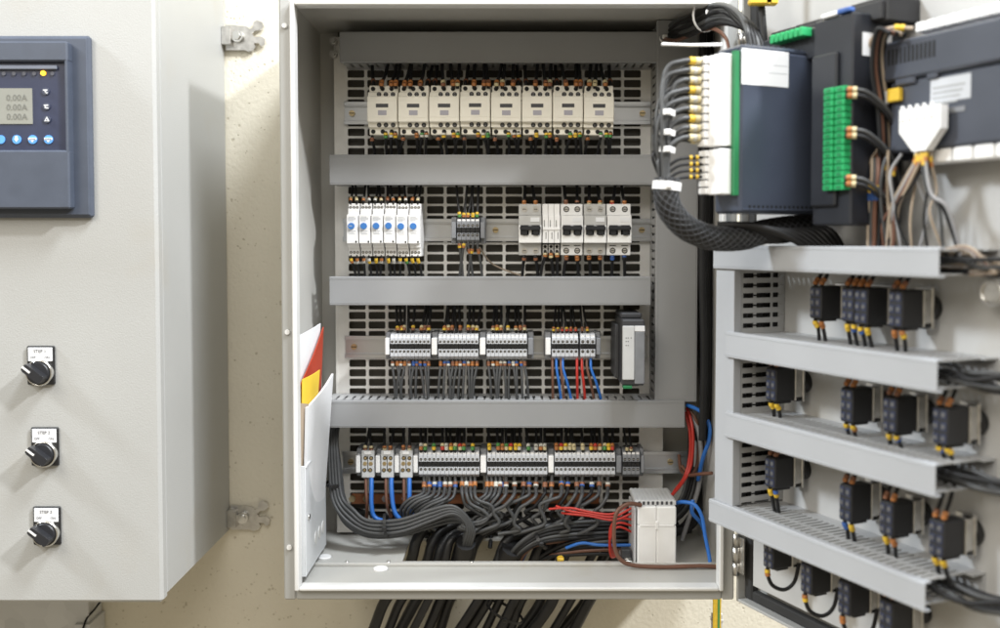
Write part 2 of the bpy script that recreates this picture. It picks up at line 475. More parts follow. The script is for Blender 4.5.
# wireway below
wy = thing('metal_wireway', 'mottled galvanised metal wireway under the closed cabinet', 'wireway', (X(0, 1535), 1562, LZB - 150))
b = MB().box(X(-300, 1535), X(82, 1535), 1535, WY - 2, LZB - 300, LZB + 1, 0, 1.5)
mb_('housing', 'galvanised', b, wy)
b = MB().box(X(68, 1530), X(83.5, 1530), 1529, WY - 3, LZB - 300, Z(624, 1530), 0, 1)
mb_('joint_cover', 'galvanised', b, wy)
b = MB().tube(spline([at(103, 598, 1560), at(94, 610, 1548), at(86, 620, 1532), at(80, 640, 1520)]), 1.6)
tag(b.build('wire', 'wire_black'), 'short thin black wire slanting beside the wireway under the closed cabinet', 'wire')

# ------------------------------------------------------------------ the open cabinet
FY = 1320.0
XL, XR = -309.0, 293.0
ZB = Z(600, FY); ZT = 327.0
ZF = Z(587, FY) - 1      # floor level
BY = 1585.0
ec = thing('open_cabinet', 'open pale grey steel control cabinet full of wired rows of devices', 'cabinet', (0, 1450, ZB))
E = lambda name, mats, m: shift(m, ec).build(name, mats, ec)
b = MB()
hx0, hx1, hy0, hy1 = X(401, 1431), X(624, 1431), 1431, 1541
b.box(XL, XL + 3, FY + 4, WY - 2, ZB + 1, ZT, 1)                       # left wall
b.box(XR - 3, XR, FY + 4, WY - 2, ZB + 1, ZT, 1)
b.box(XL, XR, FY + 4, WY - 2, ZT - 3, ZT, 1)
b.box(XL + 3, XR - 3, BY, WY - 3, ZF - 4, ZT - 3, 1)                   # back
b.box(XL + 3, XR - 3, FY + 8, hy0, ZF - 4, ZF, 1)                      # floor with its cable opening
b.box(XL + 3, XR - 3, hy1, BY, ZF - 4, ZF, 1)
b.box(XL + 3, hx0, hy0, hy1, ZF - 4, ZF, 1)
b.box(hx1, XR - 3, hy0, hy1, ZF - 4, ZF, 1)
b.box(XL + 3, XR - 3, FY + 86, FY + 92, ZF, ZF + 5, 1, 1)              # folded rib
b.box(XL, XR, FY + 6, FY + 20, ZB + 1, ZF - 4, 0)
E('body', ['cabinet_paint', 'cabinet_inside'], b)
b = MB()
fw = 16.0
b.box(XL, XL + fw, FY, FY + 8, ZB, ZT, 0, 2)
b.box(XR - fw, XR, FY, FY + 8, ZB, ZT, 0, 2)
b.box(XL + fw, XR - fw, FY + .5, FY + 8, ZB, ZB + fw, 0, 2)
b.box(XL + fw, XR - fw, FY + .5, FY + 8, ZT - fw, ZT, 0, 2)
lw = 6
b.box(XL + fw, XL + fw + lw, FY - 10, FY + 12, ZB + fw - 1, ZT - fw, 1, 1.5)
b.box(XR - fw - lw, XR - fw, FY - 10, FY + 12, ZB + fw - 1, ZT - fw, 1, 1.5)
b.box(XL + fw + lw, XR - fw - lw, FY - 9.5, FY + 12, ZB + fw - 1, ZB + fw + 4, 1, 1.5)
b.box(XL + fw + lw, XR - fw - lw, FY - 9.5, FY + 12, ZT - fw - lw, ZT - fw, 1, 1.5)
E('front_frame', ['cabinet_paint', 'frame_white'], b)
for py in (26, 332, 547):
    b = MB().cyl((XL + 8, FY - 3.5, Z(py, FY)), 3.2, 4, 'y', 12, r2=4); E('rivet', 'frame_white', b)
# perforated mounting plate
PL = 1560.0
def perforated():
    m = MB()
    x0, x1 = X(336, PL), X(664, PL)
    z1, z0 = Z(37, PL), Z(526, PL)
    cxp, czp = 30.6, 15.0
    gx0 = X(357, PL) - cxp / 2; nx = 15
    nz = int((z1 - z0) / czp)
    gz1 = Z(69.0, PL) + 3 * czp + 0
    def hole(cx, cz):
        a, c, r = 13.1, 5.8, 1.6
        O = [(cx - cxp / 2, cz - czp / 2), (cx + cxp / 2, cz - czp / 2), (cx + cxp / 2, cz + czp / 2), (cx - cxp / 2, cz + czp / 2)]
        I = [(cx - a, cz - c + r), (cx - a + r, cz - c), (cx + a - r, cz - c), (cx + a, cz - c + r), (cx + a, cz + c - r), (cx + a - r, cz + c), (cx - a + r, cz + c), (cx - a, cz + c - r)]
        vs = [(x, PL, z) for x, z in O] + [(x, PL, z) for x, z in I] + [(x, PL + 2.5, z) for x, z in I]
        k = 4
        fs = [(0, 1, k + 2, k + 1), (1, 2, k + 4, k + 3), (2, 3, k + 6, k + 5), (3, 0, k + 0, k + 7), (0, k + 1, k + 0), (1, k + 3, k + 2), (2, k + 5, k + 4), (3, k + 7, k + 6)]
        fs += [(k + i, k + (i + 1) % 8, 12 + (i + 1) % 8, 12 + i) for i in range(8)]
        m.add(vs, fs, 0)
    for i in range(nx):
        for j in range(nz):
            cz = gz1 - (j + .5) * czp
            if cz - czp / 2 < z0: continue
            hole(gx0 + (i + .5) * cxp, cz)
    gx1 = gx0 + nx * cxp
    zlo = gz1 - nz * czp
    m.box(x0, gx0, PL, PL + 2.5, zlo, gz1); m.box(gx1, x1, PL, PL + 2.5, zlo, gz1)
    m.box(x0, x1, PL, PL + 2.5, gz1, z1); m.box(x0, x1, PL, PL + 2.5, zlo - 20, zlo)
    m.box(x0 - 1, x0 + 2, PL - 1, PL + 22, zlo - 20, z1)
    E('mounting_plate', 'plate_zinc', m)
perforated()
b = MB().box(X(338, PL), X(663, PL), PL + 14, PL + 16, Z(527, PL), Z(20, PL)); E('gap_shade_sheet', 'gap_shade', b)  # added dark sheet: makes the plate holes look shaded
for (px, py) in ((333, 41), (333, 54)):
    p = at(px, py, 1548); b = MB().cyl((p.x, p.y, p.z), 6, 10, 'y', 12).cyl((p.x, p.y - 6, p.z), 4, 8, 'y', 6); E('fixing_bolt', 'steel', b)
for (px, py, y) in ((322, 561, 0), (379, 573, 0)):
    Y = -ZF / ((py - 240) / 1000)
    b = MB().cyl((X(px, Y), Y, ZF), 11.5, 2.2, 'z', 24, r2=9.5); E('blanking_plug', 'white_plastic', b)
for px in (345, 387, 471):
    b = MB().cyl((X(px, 1410), 1410, ZF), 2.5, 7, 'z', 8); E('stud', 'steel', b)
for (px, py) in ((722, 571), (726, 583), (561, 564)):
    Y = -ZF / ((py - 240) / 1000)
    b = MB().box(X(px, Y) - 5, X(px, Y) + 5, Y - 6, Y + 6, ZF, ZF + 5, 0, 1.5).cyl((X(px, Y), Y, ZF + 5), 3, 1.5, 'z', 10); E('plastic_cap', 'yellow', b)
# earth bar at the foot of the plate
eb = thing('earth_bar', 'copper earth bar with bolts low behind the brown and blue wires', 'busbar', at(455, 499, 1545))
b = MB().box(X(350, 1545), X(600, 1545), 1545, 1550, Z(504, 1545), Z(494, 1545), 0, .8); mb_('bar', 'copper', b, eb)
for px in (352, 366, 385, 405, 425, 445, 470, 495, 520, 545, 570):
    p = at(px, 499, 1540); b = MB().cyl((p.x, p.y, p.z), 5.5, 5, 'y', 6); mb_('bolt', 'steel' if px % 2 else 'brass', b, eb)

# ------------------------------------------------------------------ slotted cable ducts
def duct(label, L, H, Dp, loc, rotz=0., cm='duct_grey', upright=False, pitch=12.5, tooth=8.0, name='cable_duct', group='slotted grey cable ducts', skip_cover_end=True):
    """local x 0..L, y -Dp (front) .. 0 (back), z 0..H;  upright swaps length and height"""
    t = thing(name, label, 'cable duct', loc, rotz, group)
    def bx(m, x0, x1, y0, y1, z0, z1, mi=0, c=0):
        if upright: m.box(z0, z1, y0, y1, x0, x1, mi, c)
        else: m.box(x0, x1, y0, y1, z0, z1, mi, c)
    cv = MB()
    bx(cv, 0, L, -Dp, -Dp + 2.2, -1.2, H + 1.2, 0, .8)
    bx(cv, 0.3, L - .3, -Dp + 1.5, -Dp + 9, -1.4, .4, 0, .3); bx(cv, .3, L - .3, -Dp + 1.5, -Dp + 9, H - .4, H + 1.4, 0, .3)
    # shallow ribs that catch the light along both edges
    bx(cv, .2, L - .2, -Dp - .5, -Dp + .5, 1.6, 2.5, 0, .2); bx(cv, .2, L - .2, -Dp - .5, -Dp + .5, H - 2.5, H - 1.6, 0, .2)
    cv.build('cover', cm, t)
    tr = MB()
    bx(tr, 0, L, -2.5, -.3, 1, H - 1)
    for z0, z1 in ((.6, 2.2), (H - 2.2, H - .6)):
        bx(tr, 0, L, -Dp * .22, -.4, z0, z1)
        n = int(L / pitch)
        for i in range(n):
            c = (i + .5) * pitch
            a, e = c - tooth / 2, c + tooth / 2
            bx(tr, a, e, -Dp * .55, -Dp * .22, z0, z1)
            bx(tr, a - 1.4, e + 1.4, -Dp * .62, -Dp * .55, z0, z1)
            bx(tr, a, e, -Dp + 9.2, -Dp * .62, z0, z1)
            bx(tr, a - 1.4, e + 1.4, -Dp + 2.4, -Dp + 9.2, z0 + .15, z1 - .15)
    tr.build('slotted_trough', 'duct_edge', t)
    return t
DFY = 1483.0
def h_duct(px0, px1, py0, py1, label, fy=DFY):
    x0, x1 = X(px0, fy), X(px1, fy); z0, z1 = Z(py1, fy), Z(py0, fy)
    return duct(label, x1 - x0, z1 - z0, PL - fy, (x0, PL, z0))
h_duct(341, 656, 32.5, 61.5, 'dim grey cable duct across the top of the open cabinet')
h_duct(330, 656, 155.5, 184, 'grey cable duct between the cream contactors and the breaker row')
h_duct(329, 651, 277.5, 304.5, 'grey cable duct between the breaker row and the short terminal groups')
h_duct(323, 686, 401.5, 427, 'longest grey cable duct, above the bottom terminal row', 1478)
vx0, vx1 = X(656.5, 1482), X(697, 1482)
duct('upright grey cable duct on the right inside the open cabinet', Z(20, 1482) - Z(402, 1482), vx1 - vx0, PL - 1482, (vx0, PL, Z(402, 1482)), upright=True)

# ------------------------------------------------------------------ rails
def rail(px0, px1, py, label, screws):
    Y = 1552
    x0, x1, zc = X(px0, Y), X(px1, Y), Z(py, Y)
    t = thing('mounting_rail', label, 'rail', ((x0 + x1) / 2, PL, zc), 0, 'steel mounting rails behind the devices')
    h = 17.5
    b = MB()
    L = (x1 - x0) / 2
    b.box(-L, L, -8, -6.8, h - 6, h, 0, .4); b.box(-L, L, -8, -6.8, -h, -h + 6, 0, .4)
    b.box(-L, L, -6.8, -1.2, h - 7.2, h - 6); b.box(-L, L, -6.8, -1.2, -h + 6, -h + 7.2)
    b.box(-L, L, -2, -1, -h + 7, h - 7)
    b.build('profile', 'rail_zinc', t)
    for s in screws:
        xs = X(s, Y) - (x0 + x1) / 2
        c = MB().cyl((xs, -6, 0), 4.6, 4, 'y', 14).box(xs - 4, xs + 4, -6.6, -5.8, -.6, .6, 1)
        c.build('screw', ['brass', 'hole'], t)
rail(345, 650, 113, 'zinc rail carrying the cream contactors', (352.5, 642))
rail(343, 655, 230, 'zinc rail carrying the blue dial timers and breakers', (495.5, 642))
rail(344, 648, 347, 'zinc rail carrying the short grey terminal groups', (353,))
rail(341, 690, 462.5, 'zinc rail carrying the long bottom terminal row', (349, 672))

# ------------------------------------------------------------------ contactors
CF = 1470.0
CW = (X(614, CF) - X(367.5, CF)) / 8
def make_contactor(label):
    t = thing('contactor', label, 'contactor', (0, 1552, 0), 0, 'cream contactors in the top row')
    d = 1552 - CF
    w = CW / 2 - .65
    H = (Z(84, CF) - Z(134, CF)) / 2
    b = MB()
    b.box(-w + 1.5, w, -d + 14, 0, -H, H, 0, 1)                    # terminal decks
    b.box(-w, w, -d + 8, -10, -H + 10.5, H - 10.5, 0, 1)
    b.build('body', ['cream'], t)
    b = MB().box(-w, w, -d, -d + 10, -H + 17.5, H - 17.5, 0, 1.2)
    b.box(-w + .5, w - .5, -d - .6, -d + 1, -H + 24, H - 24, 0, .4)
    fr = b.build('front_cover', 'cream', t)
    MB().box(-9, 9, -d - 1.0, -d, 2.2, 7.6).build('window', 'charcoal', fr)
    MB().box(-6, 6.5, -d - 1.0, -d, -9, -2).build('label_tab', 'mid_grey' if False else 'label_violet', fr)
    for xs in (-14, 0, 13.2):
        for z in (H - 5, -H + 5):
            MB().cyl((xs - 1, -d + 13.2, z), 3.3, 4, 'y', 10, 0).build('terminal_opening', 'hole', t)
    for xs in (-5.5, 4.5, 15):
        for z in (H - 14, -H + 14):
            b = MB().cyl((xs, -d + 7.4, z), 3.4, 3, 'y', 12, 1); b.cyl((xs, -d + 7.1, z), 2.1, 2, 'y', 10, 0); b.box(xs - 2, xs + 2, -d + 6.8, -d + 7.2, z - .5, z + .5, 1)
            b.build('terminal_screw', ['screw_dark', 'hole'], t)
    return t
mat('label_violet', (.40, .39, .45), .5, var=.06)
c0 = None
czc = (Z(84, CF) + Z(134, CF)) / 2
contactor_x = []
for i in range(8):
    x = X(367.5, CF) + (i + .5) * CW
    contactor_x.append(x)
    lab = f'cream contactor, {nth(i)} from left in the top device row'
    if c0 is None:
        c0 = make_contactor(lab); c0.location = Vector((x, 1552, czc)) * MM
    else: copy_thing(c0, (x, 1552, czc + RND.uniform(-.6, .6)), lab)

# ------------------------------------------------------------------ timers
TF = 1482.0
TW = (X(420.5, TF) - X(346.3, TF)) / 6
THH = (Z(203, TF) - Z(256.5, TF)) / 2
def make_timer(label):
    t = thing('timer_relay', label, 'timer relay', (0, 1552, 0), 0, 'white timer relays with blue dials')
    d = 1552 - TF; w = TW / 2 - .55; H = THH
    b = MB().box(-w + .6, w, -d + 16, 0, -H, H, 0, .8)
    b.box(-w + .6, w, -d + 10, -6, -H + 13, H - 8, 0, .8)
    b.build('body', 'white_plastic', t)
    b = MB().box(-w, w - .4, -d, -d + 16, -H + 19, H - 17, 0, .9)
    fr = b.build('front_cover', 'white_plastic', t)
    b = MB().cyl((-1.4, -d - 3.5, 5.5), 4.6, 4, 'y', 20, r2=5.0)
    kn = b.build('dial', 'knob_blue', fr)
    MB().box(-4.6, .4, -d - 3.9, -d - 3.2, 5.1, 6.1).build('dial_slot', 'ink_grey', kn)
    b = MB()
    for (x0, x1, z) in ((-5.5, 3, 18.5), (-6.2, 5.4, 16.6), (-6.2, 5.2, 14.9), (-5.8, 1.5, 13.2), (-6, 4.8, -2.2), (-6, 2.8, -4.4), (-5.5, 4, -6.6)):
        b.box(x0, x1, -d - .35, -d, z, z + .7)
    b.build('printed_lines', 'ink_grey', fr)
    MB().box(4.4, 6.6, -d - .4, -d, -H + 20.5, -H + 23.2).build('status_window', 'black', fr)
    b = MB()
    for xs in (-4.8, .3, 5.3):
        for z in (H - 6, -H + 6):
            b.cyl((xs, -d + 15.2, z), 2.0, 3, 'y', 10, 1); b.cyl((xs, -d + 15.0, z), 1.2, 1, 'y', 8, 0)
    b.build('terminal_screws', ['steel', 'hole'], t)
    return t
t0_ = None; timer_x = []
tz = (Z(203, TF) + Z(256.5, TF)) / 2
for i in range(6):
    x = X(346.3, TF) + (i + .5) * TW; timer_x.append(x)
    lab = f'narrow white timer with blue dial, {nth(i)} from left in its block'
    if t0_ is None: t0_ = make_timer(lab); t0_.location = Vector((x, 1552, tz)) * MM
    else: copy_thing(t0_, (x, 1552, tz + RND.uniform(-.6, .6)), lab)

# ------------------------------------------------------------------ breakers
BF = 1486.0
bz = (Z(203.5, BF) + Z(255.5, BF)) / 2
BH = (Z(203.5, BF) - Z(255.5, BF)) / 2
def breaker(px0, px1, label, dim):
    x0, x1 = X(px0, BF), X(px1, BF)
    t = thing('circuit_breaker', label, 'circuit breaker', ((x0 + x1) / 2, 1552, bz), 0, 'two-pole circuit breakers')
    w = (x1 - x0) / 2 - .3; H = BH; d = 1552 - BF
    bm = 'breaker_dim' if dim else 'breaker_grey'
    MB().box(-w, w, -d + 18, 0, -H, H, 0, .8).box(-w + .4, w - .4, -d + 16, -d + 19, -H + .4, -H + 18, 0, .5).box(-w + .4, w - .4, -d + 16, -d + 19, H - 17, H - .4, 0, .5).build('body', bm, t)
    b = MB()
    b.box(-w, w, -d + 4, -d + 18, 6, H - 17.5, 0, .8)
    b.box(-w, w, -d + 4, -d + 18, -H + 18.5, -8, 1, .8)
    b.box(-w, -w + 2.5, -d + 4, -d + 18, -8.5, 6.5, 1); b.box(w - 2.5, w, -d + 4, -d + 18, -8.5, 6.5, 1); b.box(-2, 2, -d + 4, -d + 18, -9, 6, 1)
    b.box(-w + 2.4, w - 2.4, -d + 14, -d + 18, -9, 6.5, 2)
    b.build('front_cover', [bm, 'white_plastic', 'hole'], t)
    b = MB().box(.5, w - 3, -d + 3.4, -d + 5, 11.5, H - 20.5)
    b.build('rating_label', 'white_paper', t)
    b = MB().box(-w + 1.6, w - 1.6, -d - 4, -d + 8, -1, 5.4, 0, 1.5)
    for s in (-1, 1): b.box(s * (w / 2) - 4.6, s * (w / 2) + 4.6, -d, -d + 12, -8.2, 0, 0, .8)
    b.build('toggle', 'toggle_black', t)
    b = MB()
    for s in (-1, 1):
        xs = s * w * .5
        for z in (H - 8, -H + 7):
            b.cyl((xs, -d + 15.6, z), 4.4, 3, 'y', 14, 1 if not dim else 0); b.cyl((xs, -d + 15.3, z), 3.1, 1, 'y', 12, 0); b.box(xs - 2.6, xs + 2.6, -d + 15.1, -d + 15.5, z - .5, z + .5, 1)
        if not dim: b.box(xs - 5, xs + 5, -d + 15.7, -d + 17, -H + 14, -H + 15.2, 1)
    b.build('terminal_screws', ['steel', 'hole'], t)
    return (x0 + x1) / 2, w
brk = []
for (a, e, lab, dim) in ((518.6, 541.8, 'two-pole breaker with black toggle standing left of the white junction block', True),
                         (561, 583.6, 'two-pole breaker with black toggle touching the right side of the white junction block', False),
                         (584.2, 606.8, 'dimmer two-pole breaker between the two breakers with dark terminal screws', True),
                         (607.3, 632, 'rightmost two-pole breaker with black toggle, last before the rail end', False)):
    brk.append(breaker(a, e, lab, dim))
jx0, jx1 = X(542.3, BF), X(560.6, BF)
jb = thing('junction_block', 'toggle-free white three-way block between first and second breakers', 'junction block', ((jx0 + jx1) / 2, 1552, bz))
w = (jx1 - jx0) / 2 - .3; d = 1552 - BF; H = BH
b = MB()
for k in range(3):
    xa, xb_ = -w + k * 2 * w / 3 + .25, -w + (k + 1) * 2 * w / 3 - .25
    b.box(xa, xb_, -d + 18, 0, -H + 20, H, 0, .6); b.box(xa, xb_, -d + 4, -d + 19, -H + 18.5, H - 17.5, 0, .6)
    b.box(xa, xb_, -d + 22, 0, -H, -H + 20, 1, .6)
b.box(-w, w, -d + 2.6, -d + 5, -1, 3, 0, .6)
b.build('body', ['white_plastic', 'charcoal'], jb)
b = MB()
for k in range(3):
    xc = -w + (k + .5) * 2 * w / 3
    b.box(xc - 2, xc - 1.2, -d + 3.6, -d + 5, 4, 14, 0); b.box(xc + .4, xc + 1.2, -d + 3.6, -d + 5, -14, -4, 0)
    for z in (-H + 13, -H + 6): b.box(xc - 3.6, xc + 3.6, -d + 20, -d + 23, z - 3.2, z + 3.2, 1, .4); b.cyl((xc, -d + 19.6, z), 2.4, 2, 'y', 12, 0)
b.build('terminal_openings', ['hole', 'white_plastic'], jb)
jb_x = (jx0 + jx1) / 2; jb_w = w

# ------------------------------------------------------------------ terminal blocks
SF = 1500.0
def make_terminal(label, wd, H, dark=False):
    t = thing('terminal_block', label, 'terminal block', (0, 1552, 0), 0, 'grey terminal blocks clipped on the rails')
    d = 1552 - SF; w = wd / 2 - .22
    prof = [(0, -H * .75), (-d * .45, -H), (-d * .82, -H), (-d, -H * .72), (-d, -H * .2), (-d + 5, -H * .16), (-d + 5, H * .16), (-d, H * .2), (-d, H * .62), (-d * .86, H * .9), (-d * .55, H), (0, H * .8)]
    b = MB().prism(prof, -w, w, 0, 'yz')
    b.box(-w * .95, w * .95, -d - .2, -d + 5.2, -H * .155, H * .155, 1)
    for z in (H * .36, -H * .36):
        b.cyl((0, -d - .35, z), w * .68, 1.0, 'y', 10, 1)
        b.box(-w * .55, w * .55, -d - .55, -d, z - .35, z + .35, 2)
    b.box(-w * .8, w * .8, -d * .96, -d * .9, H * .7, H * .84, 3)
    b.build('body', ['terminal_dark' if dark else 'terminal_grey', 'hole', 'steel', 'white_plastic'], t)
    return t
def make_clip(loc, h, label, wd, white=True, group='end clips on the terminal rails'):
    t = thing('end_clip', label, 'end clip', loc, 0, group)
    d = 1552 - SF
    b = MB().box(-wd / 2, wd / 2, -d * .75, 0, -h, h, 1, 1)
    b.build('foot', ['terminal_grey', 'terminal_dark'], t)
    b = MB().box(-wd / 2 + .6, wd / 2 - .6, -d - 1, -d * .6, -h * .62, h * .62, 0, 1)
    b.build('marker_carrier', 'white_plastic' if white else 'terminal_dark', t)
    return t
STRIPS = []   # (list of x, row z, half height)
def strip(px0, px1, n, py0, py1, desc, dark=False):
    zc = (Z(py0, SF) + Z(py1, SF)) / 2; H = (Z(py0, SF) - Z(py1, SF)) / 2
    x0, x1 = X(px0, SF), X(px1, SF); wd = (x1 - x0) / n
    xs = []; first = None
    for i in range(n):
        x = x0 + (i + .5) * wd; xs.append(x)
        lab = f'{nth(i)} terminal from left in the {desc}'
        if first is None: first = make_terminal(lab, wd, H, dark); first.location = Vector((x, 1552, zc)) * MM
        else: copy_thing(first, (x, 1552, zc), lab)
    return xs, zc, H
R3 = [strip(389.7, 430, 10, 333, 360, 'leftmost of the three ten-way grey groups'),
      strip(438, 478.3, 10, 333, 360, 'middle of the three ten-way grey groups'),
      strip(486.6, 527, 10, 333, 360, 'rightmost of the three ten-way grey groups')]
R3b = strip(552, 578.4, 6, 333, 360, 'six-way grey group over blue and red wires')
R3c = strip(580.5, 595.5, 3, 333, 360, 'three-way group right of the six-way group')
R4 = [strip(418, 479, 14, 450.5, 478, 'bottom row group right of the fuse holders'),
      strip(487, 547.6, 14, 450.5, 478, 'middle group of the bottom row'),
      strip(555, 616, 14, 450.5, 478, 'last long group of the bottom row')]
R4b = strip(623.6, 641, 4, 450.5, 478, 'small dark group at right end of bottom row', True)
R2b = strip(457, 479.5, 5, 217, 243.5, 'small dark group between timers and breakers', True)
z3, h3 = R3[0][1], R3[0][2]; z4, h4 = R4[0][1], R4[0][2]; z2, h2 = R2b[1], R2b[2]
for k, (a, e, z, h, lab, wh) in enumerate((
        (384, 389.3, z3, h3, 'white end clip left of the first ten-way terminal group', 1), (430.6, 437.4, z3, h3, 'white end clip between first and second ten-way groups', 1),
        (479, 486, z3, h3, 'white end clip between second and third ten-way groups', 1), (527.5, 534, z3, h3, 'grey end clip right of the third ten-way group', 0),
        (545, 551.5, z3, h3, 'white end clip left of the six-way terminal group', 1), (596, 601.5, z3, h3, 'dark end clip right of the three-way terminal group', 0),
        (354, 359.5, z4, h4, 'white end clip left of the first fuse holder', 1), (373.8, 379.5, z4, h4, 'white end clip between first and second fuse holders', 1),
        (392.9, 398.6, z4, h4, 'white end clip between second and third fuse holders', 1), (411.9, 417.6, z4, h4, 'white end clip right of the third fuse holder', 1),
        (479.5, 486.6, z4, h4, 'white end clip left of the middle bottom terminal group', 1), (548, 554.7, z4, h4, 'white end clip right of the middle bottom terminal group', 1),
        (616.6, 623, z4, h4, 'dark end clip after the last long bottom group', 0), (641.5, 646, z4, h4, 'dark end clip ending the bottom terminal row', 0),
        (450.8, 456.6, z2, h2, 'dark end clip left of the small group between timers and breakers', 0), (480, 485.5, z2, h2, 'dark end clip right of the small group between timers and breakers', 0))):
    make_clip(((X(a, SF) + X(e, SF)) / 2, 1552, z), h, lab, X(e, SF) - X(a, SF) - .6, bool(wh))
# fuse holders
fuse_x = []
f0 = None
for k, (a, e, lab) in enumerate(((360, 373.3, 'leftmost grey fuse holder with brass screws in the bottom row'), (380, 392.4, 'middle grey fuse holder with brass screws in the bottom row'), (399, 411.5, 'rightmost grey fuse holder with brass screws in the bottom row'))):
    x = (X(a, SF) + X(e, SF)) / 2; fuse_x.append(x)
    loc = (x, 1552, z4)
    if f0: copy_thing(f0, loc, lab); continue
    t = f0 = thing('fuse_holder', lab, 'fuse holder', loc, 0, 'grey fuse holders in the bottom row')
    wd = (X(e, SF) - X(a, SF)) / 2 - .3; d = 1552 - SF
    b = MB().box(-wd, wd, -d, 0, -h4, h4, 0, 1.2).box(-wd * .55, wd * .55, -d - 2, -d + 1, h4 * .72, h4 * .95, 1, .5)
    b.build('body', ['light_grey', 'white_plastic'], t)
    b = MB()
    for s in (-1, 1):
        for z in (h4 * .45, h4 * .05, -h4 * .42):
            b.cyl((s * wd * .45 + (z * .08), -d - .5, z), 3.1, 1.5, 'y', 12, 1 if z > h4 * .3 or z < 0 else 0)
            b.cyl((s * wd * .45 + (z * .08), -d - .9, z), 2, 1.5, 'y', 10, 0)
    b.box(-.5, .5, -d - .4, -d + 1, -h4 * .5, h4 * .6, 1)
    b.build('terminal_screws', ['brass', 'hole'], t)

# slim converter module
cf = 1442.0
cx0, cx1 = X(622.5, cf), X(645.5, cf); ctz, cbz = Z(320, cf), Z(386, cf)
cv = thing('signal_converter', 'tall dark converter module with pale grey front beside the upright duct', 'converter', ((cx0 + cx1) / 2, 1552, (ctz + cbz) / 2))
b = MB().box(cx0, cx1, cf + 4, 1552, cbz, ctz, 0, 2).box(cx0 + 1, cx1 - 1, cf + 30, 1552, ctz, ctz + 8, 0, 2).box(cx0 - 6, cx0, cf + 40, 1552, cbz + 6, ctz - 10, 0, 1)
mb_('housing', 'charcoal', b, cv)
b = MB().box(cx0 + .8, X(635, cf), cf, cf + 6, Z(380, cf), Z(326, cf), 0, 1); mb_('front_plate', 'light_grey', b, cv)
b = MB().box(X(635.2, cf), cx1 - .4, cf - .5, cf + 6, Z(384, cf), Z(332, cf), 0, 1); mb_('dark_cover', 'terminal_dark', b, cv)
b = MB().box(X(635.2, cf), cx1 - .4, cf - .8, cf + 6, Z(331.6, cf), Z(326, cf), 0, .5); mb_('label_tab', 'white_paper', b, cv)
b = MB()
for i, (x, y) in enumerate(((626.5, 338), (626.5, 341.5), (626.5, 345.5), (628.5, 338), (628.5, 341.5), (628.5, 345.5), (631.5, 338))):
    b.cyl((X(x, cf), cf - .3, Z(y, cf)), .8, 1, 'y', 8)
mb_('indicator_dots', 'charcoal', b, cv)
b = MB().box(X(624, cf), X(633, cf), cf + 2, cf + 20, Z(389, cf), Z(386, cf), 0, .5); mb_('connector', 'pcb_green', b, cv)

# transformer on the floor
tfY = 1409.0
tx0, tx1 = X(639, tfY), X(678, tfY); tb = tfY + 86
tzt = Z(507, tfY)
tr = thing('control_transformer', 'white boxed transformer with clear terminal cover on the cabinet floor', 'transformer', ((tx0 + tx1) / 2, (tfY + tb) / 2, ZF))
b = MB()
mid = (tx0 + tx1) / 2; zm = Z(525.5, tfY)
for (a, e) in ((tx0, mid - .4), (mid + .4, tx1)):
    b.box(a, e, tfY, tb, ZF + .5, zm - .5, 0, 1.4); b.box(a, e, tfY, tb, zm + .5, tzt, 0, 1.4)
b.box(mid - 2, mid + 2, tfY - 1.2, tb, zm - 6, zm + 6, 0, .6); b.box(tx0 + 3, tx1 - 3, tfY - .8, tb, zm - 1.4, zm + 1.4, 0, .4)
b.box(tx0 + 2, tx1 - 2, tfY + 2, tb - 2, ZF + 1, tzt - 1)
mb_('casing', 'white_plastic', b, tr)
b = MB().box(tx0 - 3, tx1 + 1, tfY + 8, tb - 6, tzt, tzt + 7, 0, 1)
for i in range(10):
    xx = tx0 - 2 + i * (tx1 - tx0) / 9.6
    b.box(xx, xx + 3.6, tfY + 9, tb - 8, tzt + 6.9, tzt + 8, 0, .3)
mb_('terminal_cover', 'light_grey', b, tr)
b = MB()
for i in range(8):
    xx = tx0 + 3 + i * (tx1 - tx0) / 8.4
    b.box(xx - 1.6, xx + 1.6, tfY + 7.2, tfY + 9, tzt + 1.5, tzt + 6, 0)
mb_('terminal_openings', 'charcoal', b, tr)
b = MB().box(tx0 - 22, tx0 - 1, tfY + 14, tfY + 44, ZF + .6, ZF + 3, 1, .5).box(tx0 - 4, tx0 - 1.5, tfY + 6, tb - 8, ZF + .6, tzt - 4, 0, 1).box(tx0 - 20, tx0 - 6, tfY + 24, tfY + 40, ZF + 3, ZF + 16, 2, 1.5).cyl((tx0 - 12, tfY + 20, ZF + 3), 5, 3, 'z', 12, 1)
mb_('mounting_foot', ['light_grey', 'steel', 'charcoal'], b, tr)

# ------------------------------------------------------------------ documents in the pocket on the left wall
pk = thing('document_pocket', 'pale plastic document pocket low on the left inner wall of the open cabinet', 'pocket', (-290, 1405, ZF))
px_in, px_out = -304.0, -282.0
pz0, pz1 = ZF + 12, Z(466, 1335)
py0, py1 = 1334.0, 1478.0
b = MB()
b.box(px_out - 2, px_out, py0, py1, pz0, pz1, 0, .6); b.box(px_in, px_out, py1 - 2, py1, pz0, pz1, 0, .5); b.box(px_in, px_out - 2, py0, py0 + 2, pz0, pz1, 0, .5); b.box(px_in, px_out, py0, py1, pz0 - 2, pz0, 0, .5)
b.box(px_out - 1, px_out + 1.5, py0 + 2, py1 - 2, pz1 - 3, pz1 + 1, 0, .5)
mb_('sleeve', 'pocket', b, pk)
for k in range(3):
    b = MB().cyl((px_out - .3, 1400 + k * 26, pz0 + 32), 9, 1.2, 'x', 22); mb_('moulded_disc', 'frame_white', b, pk)
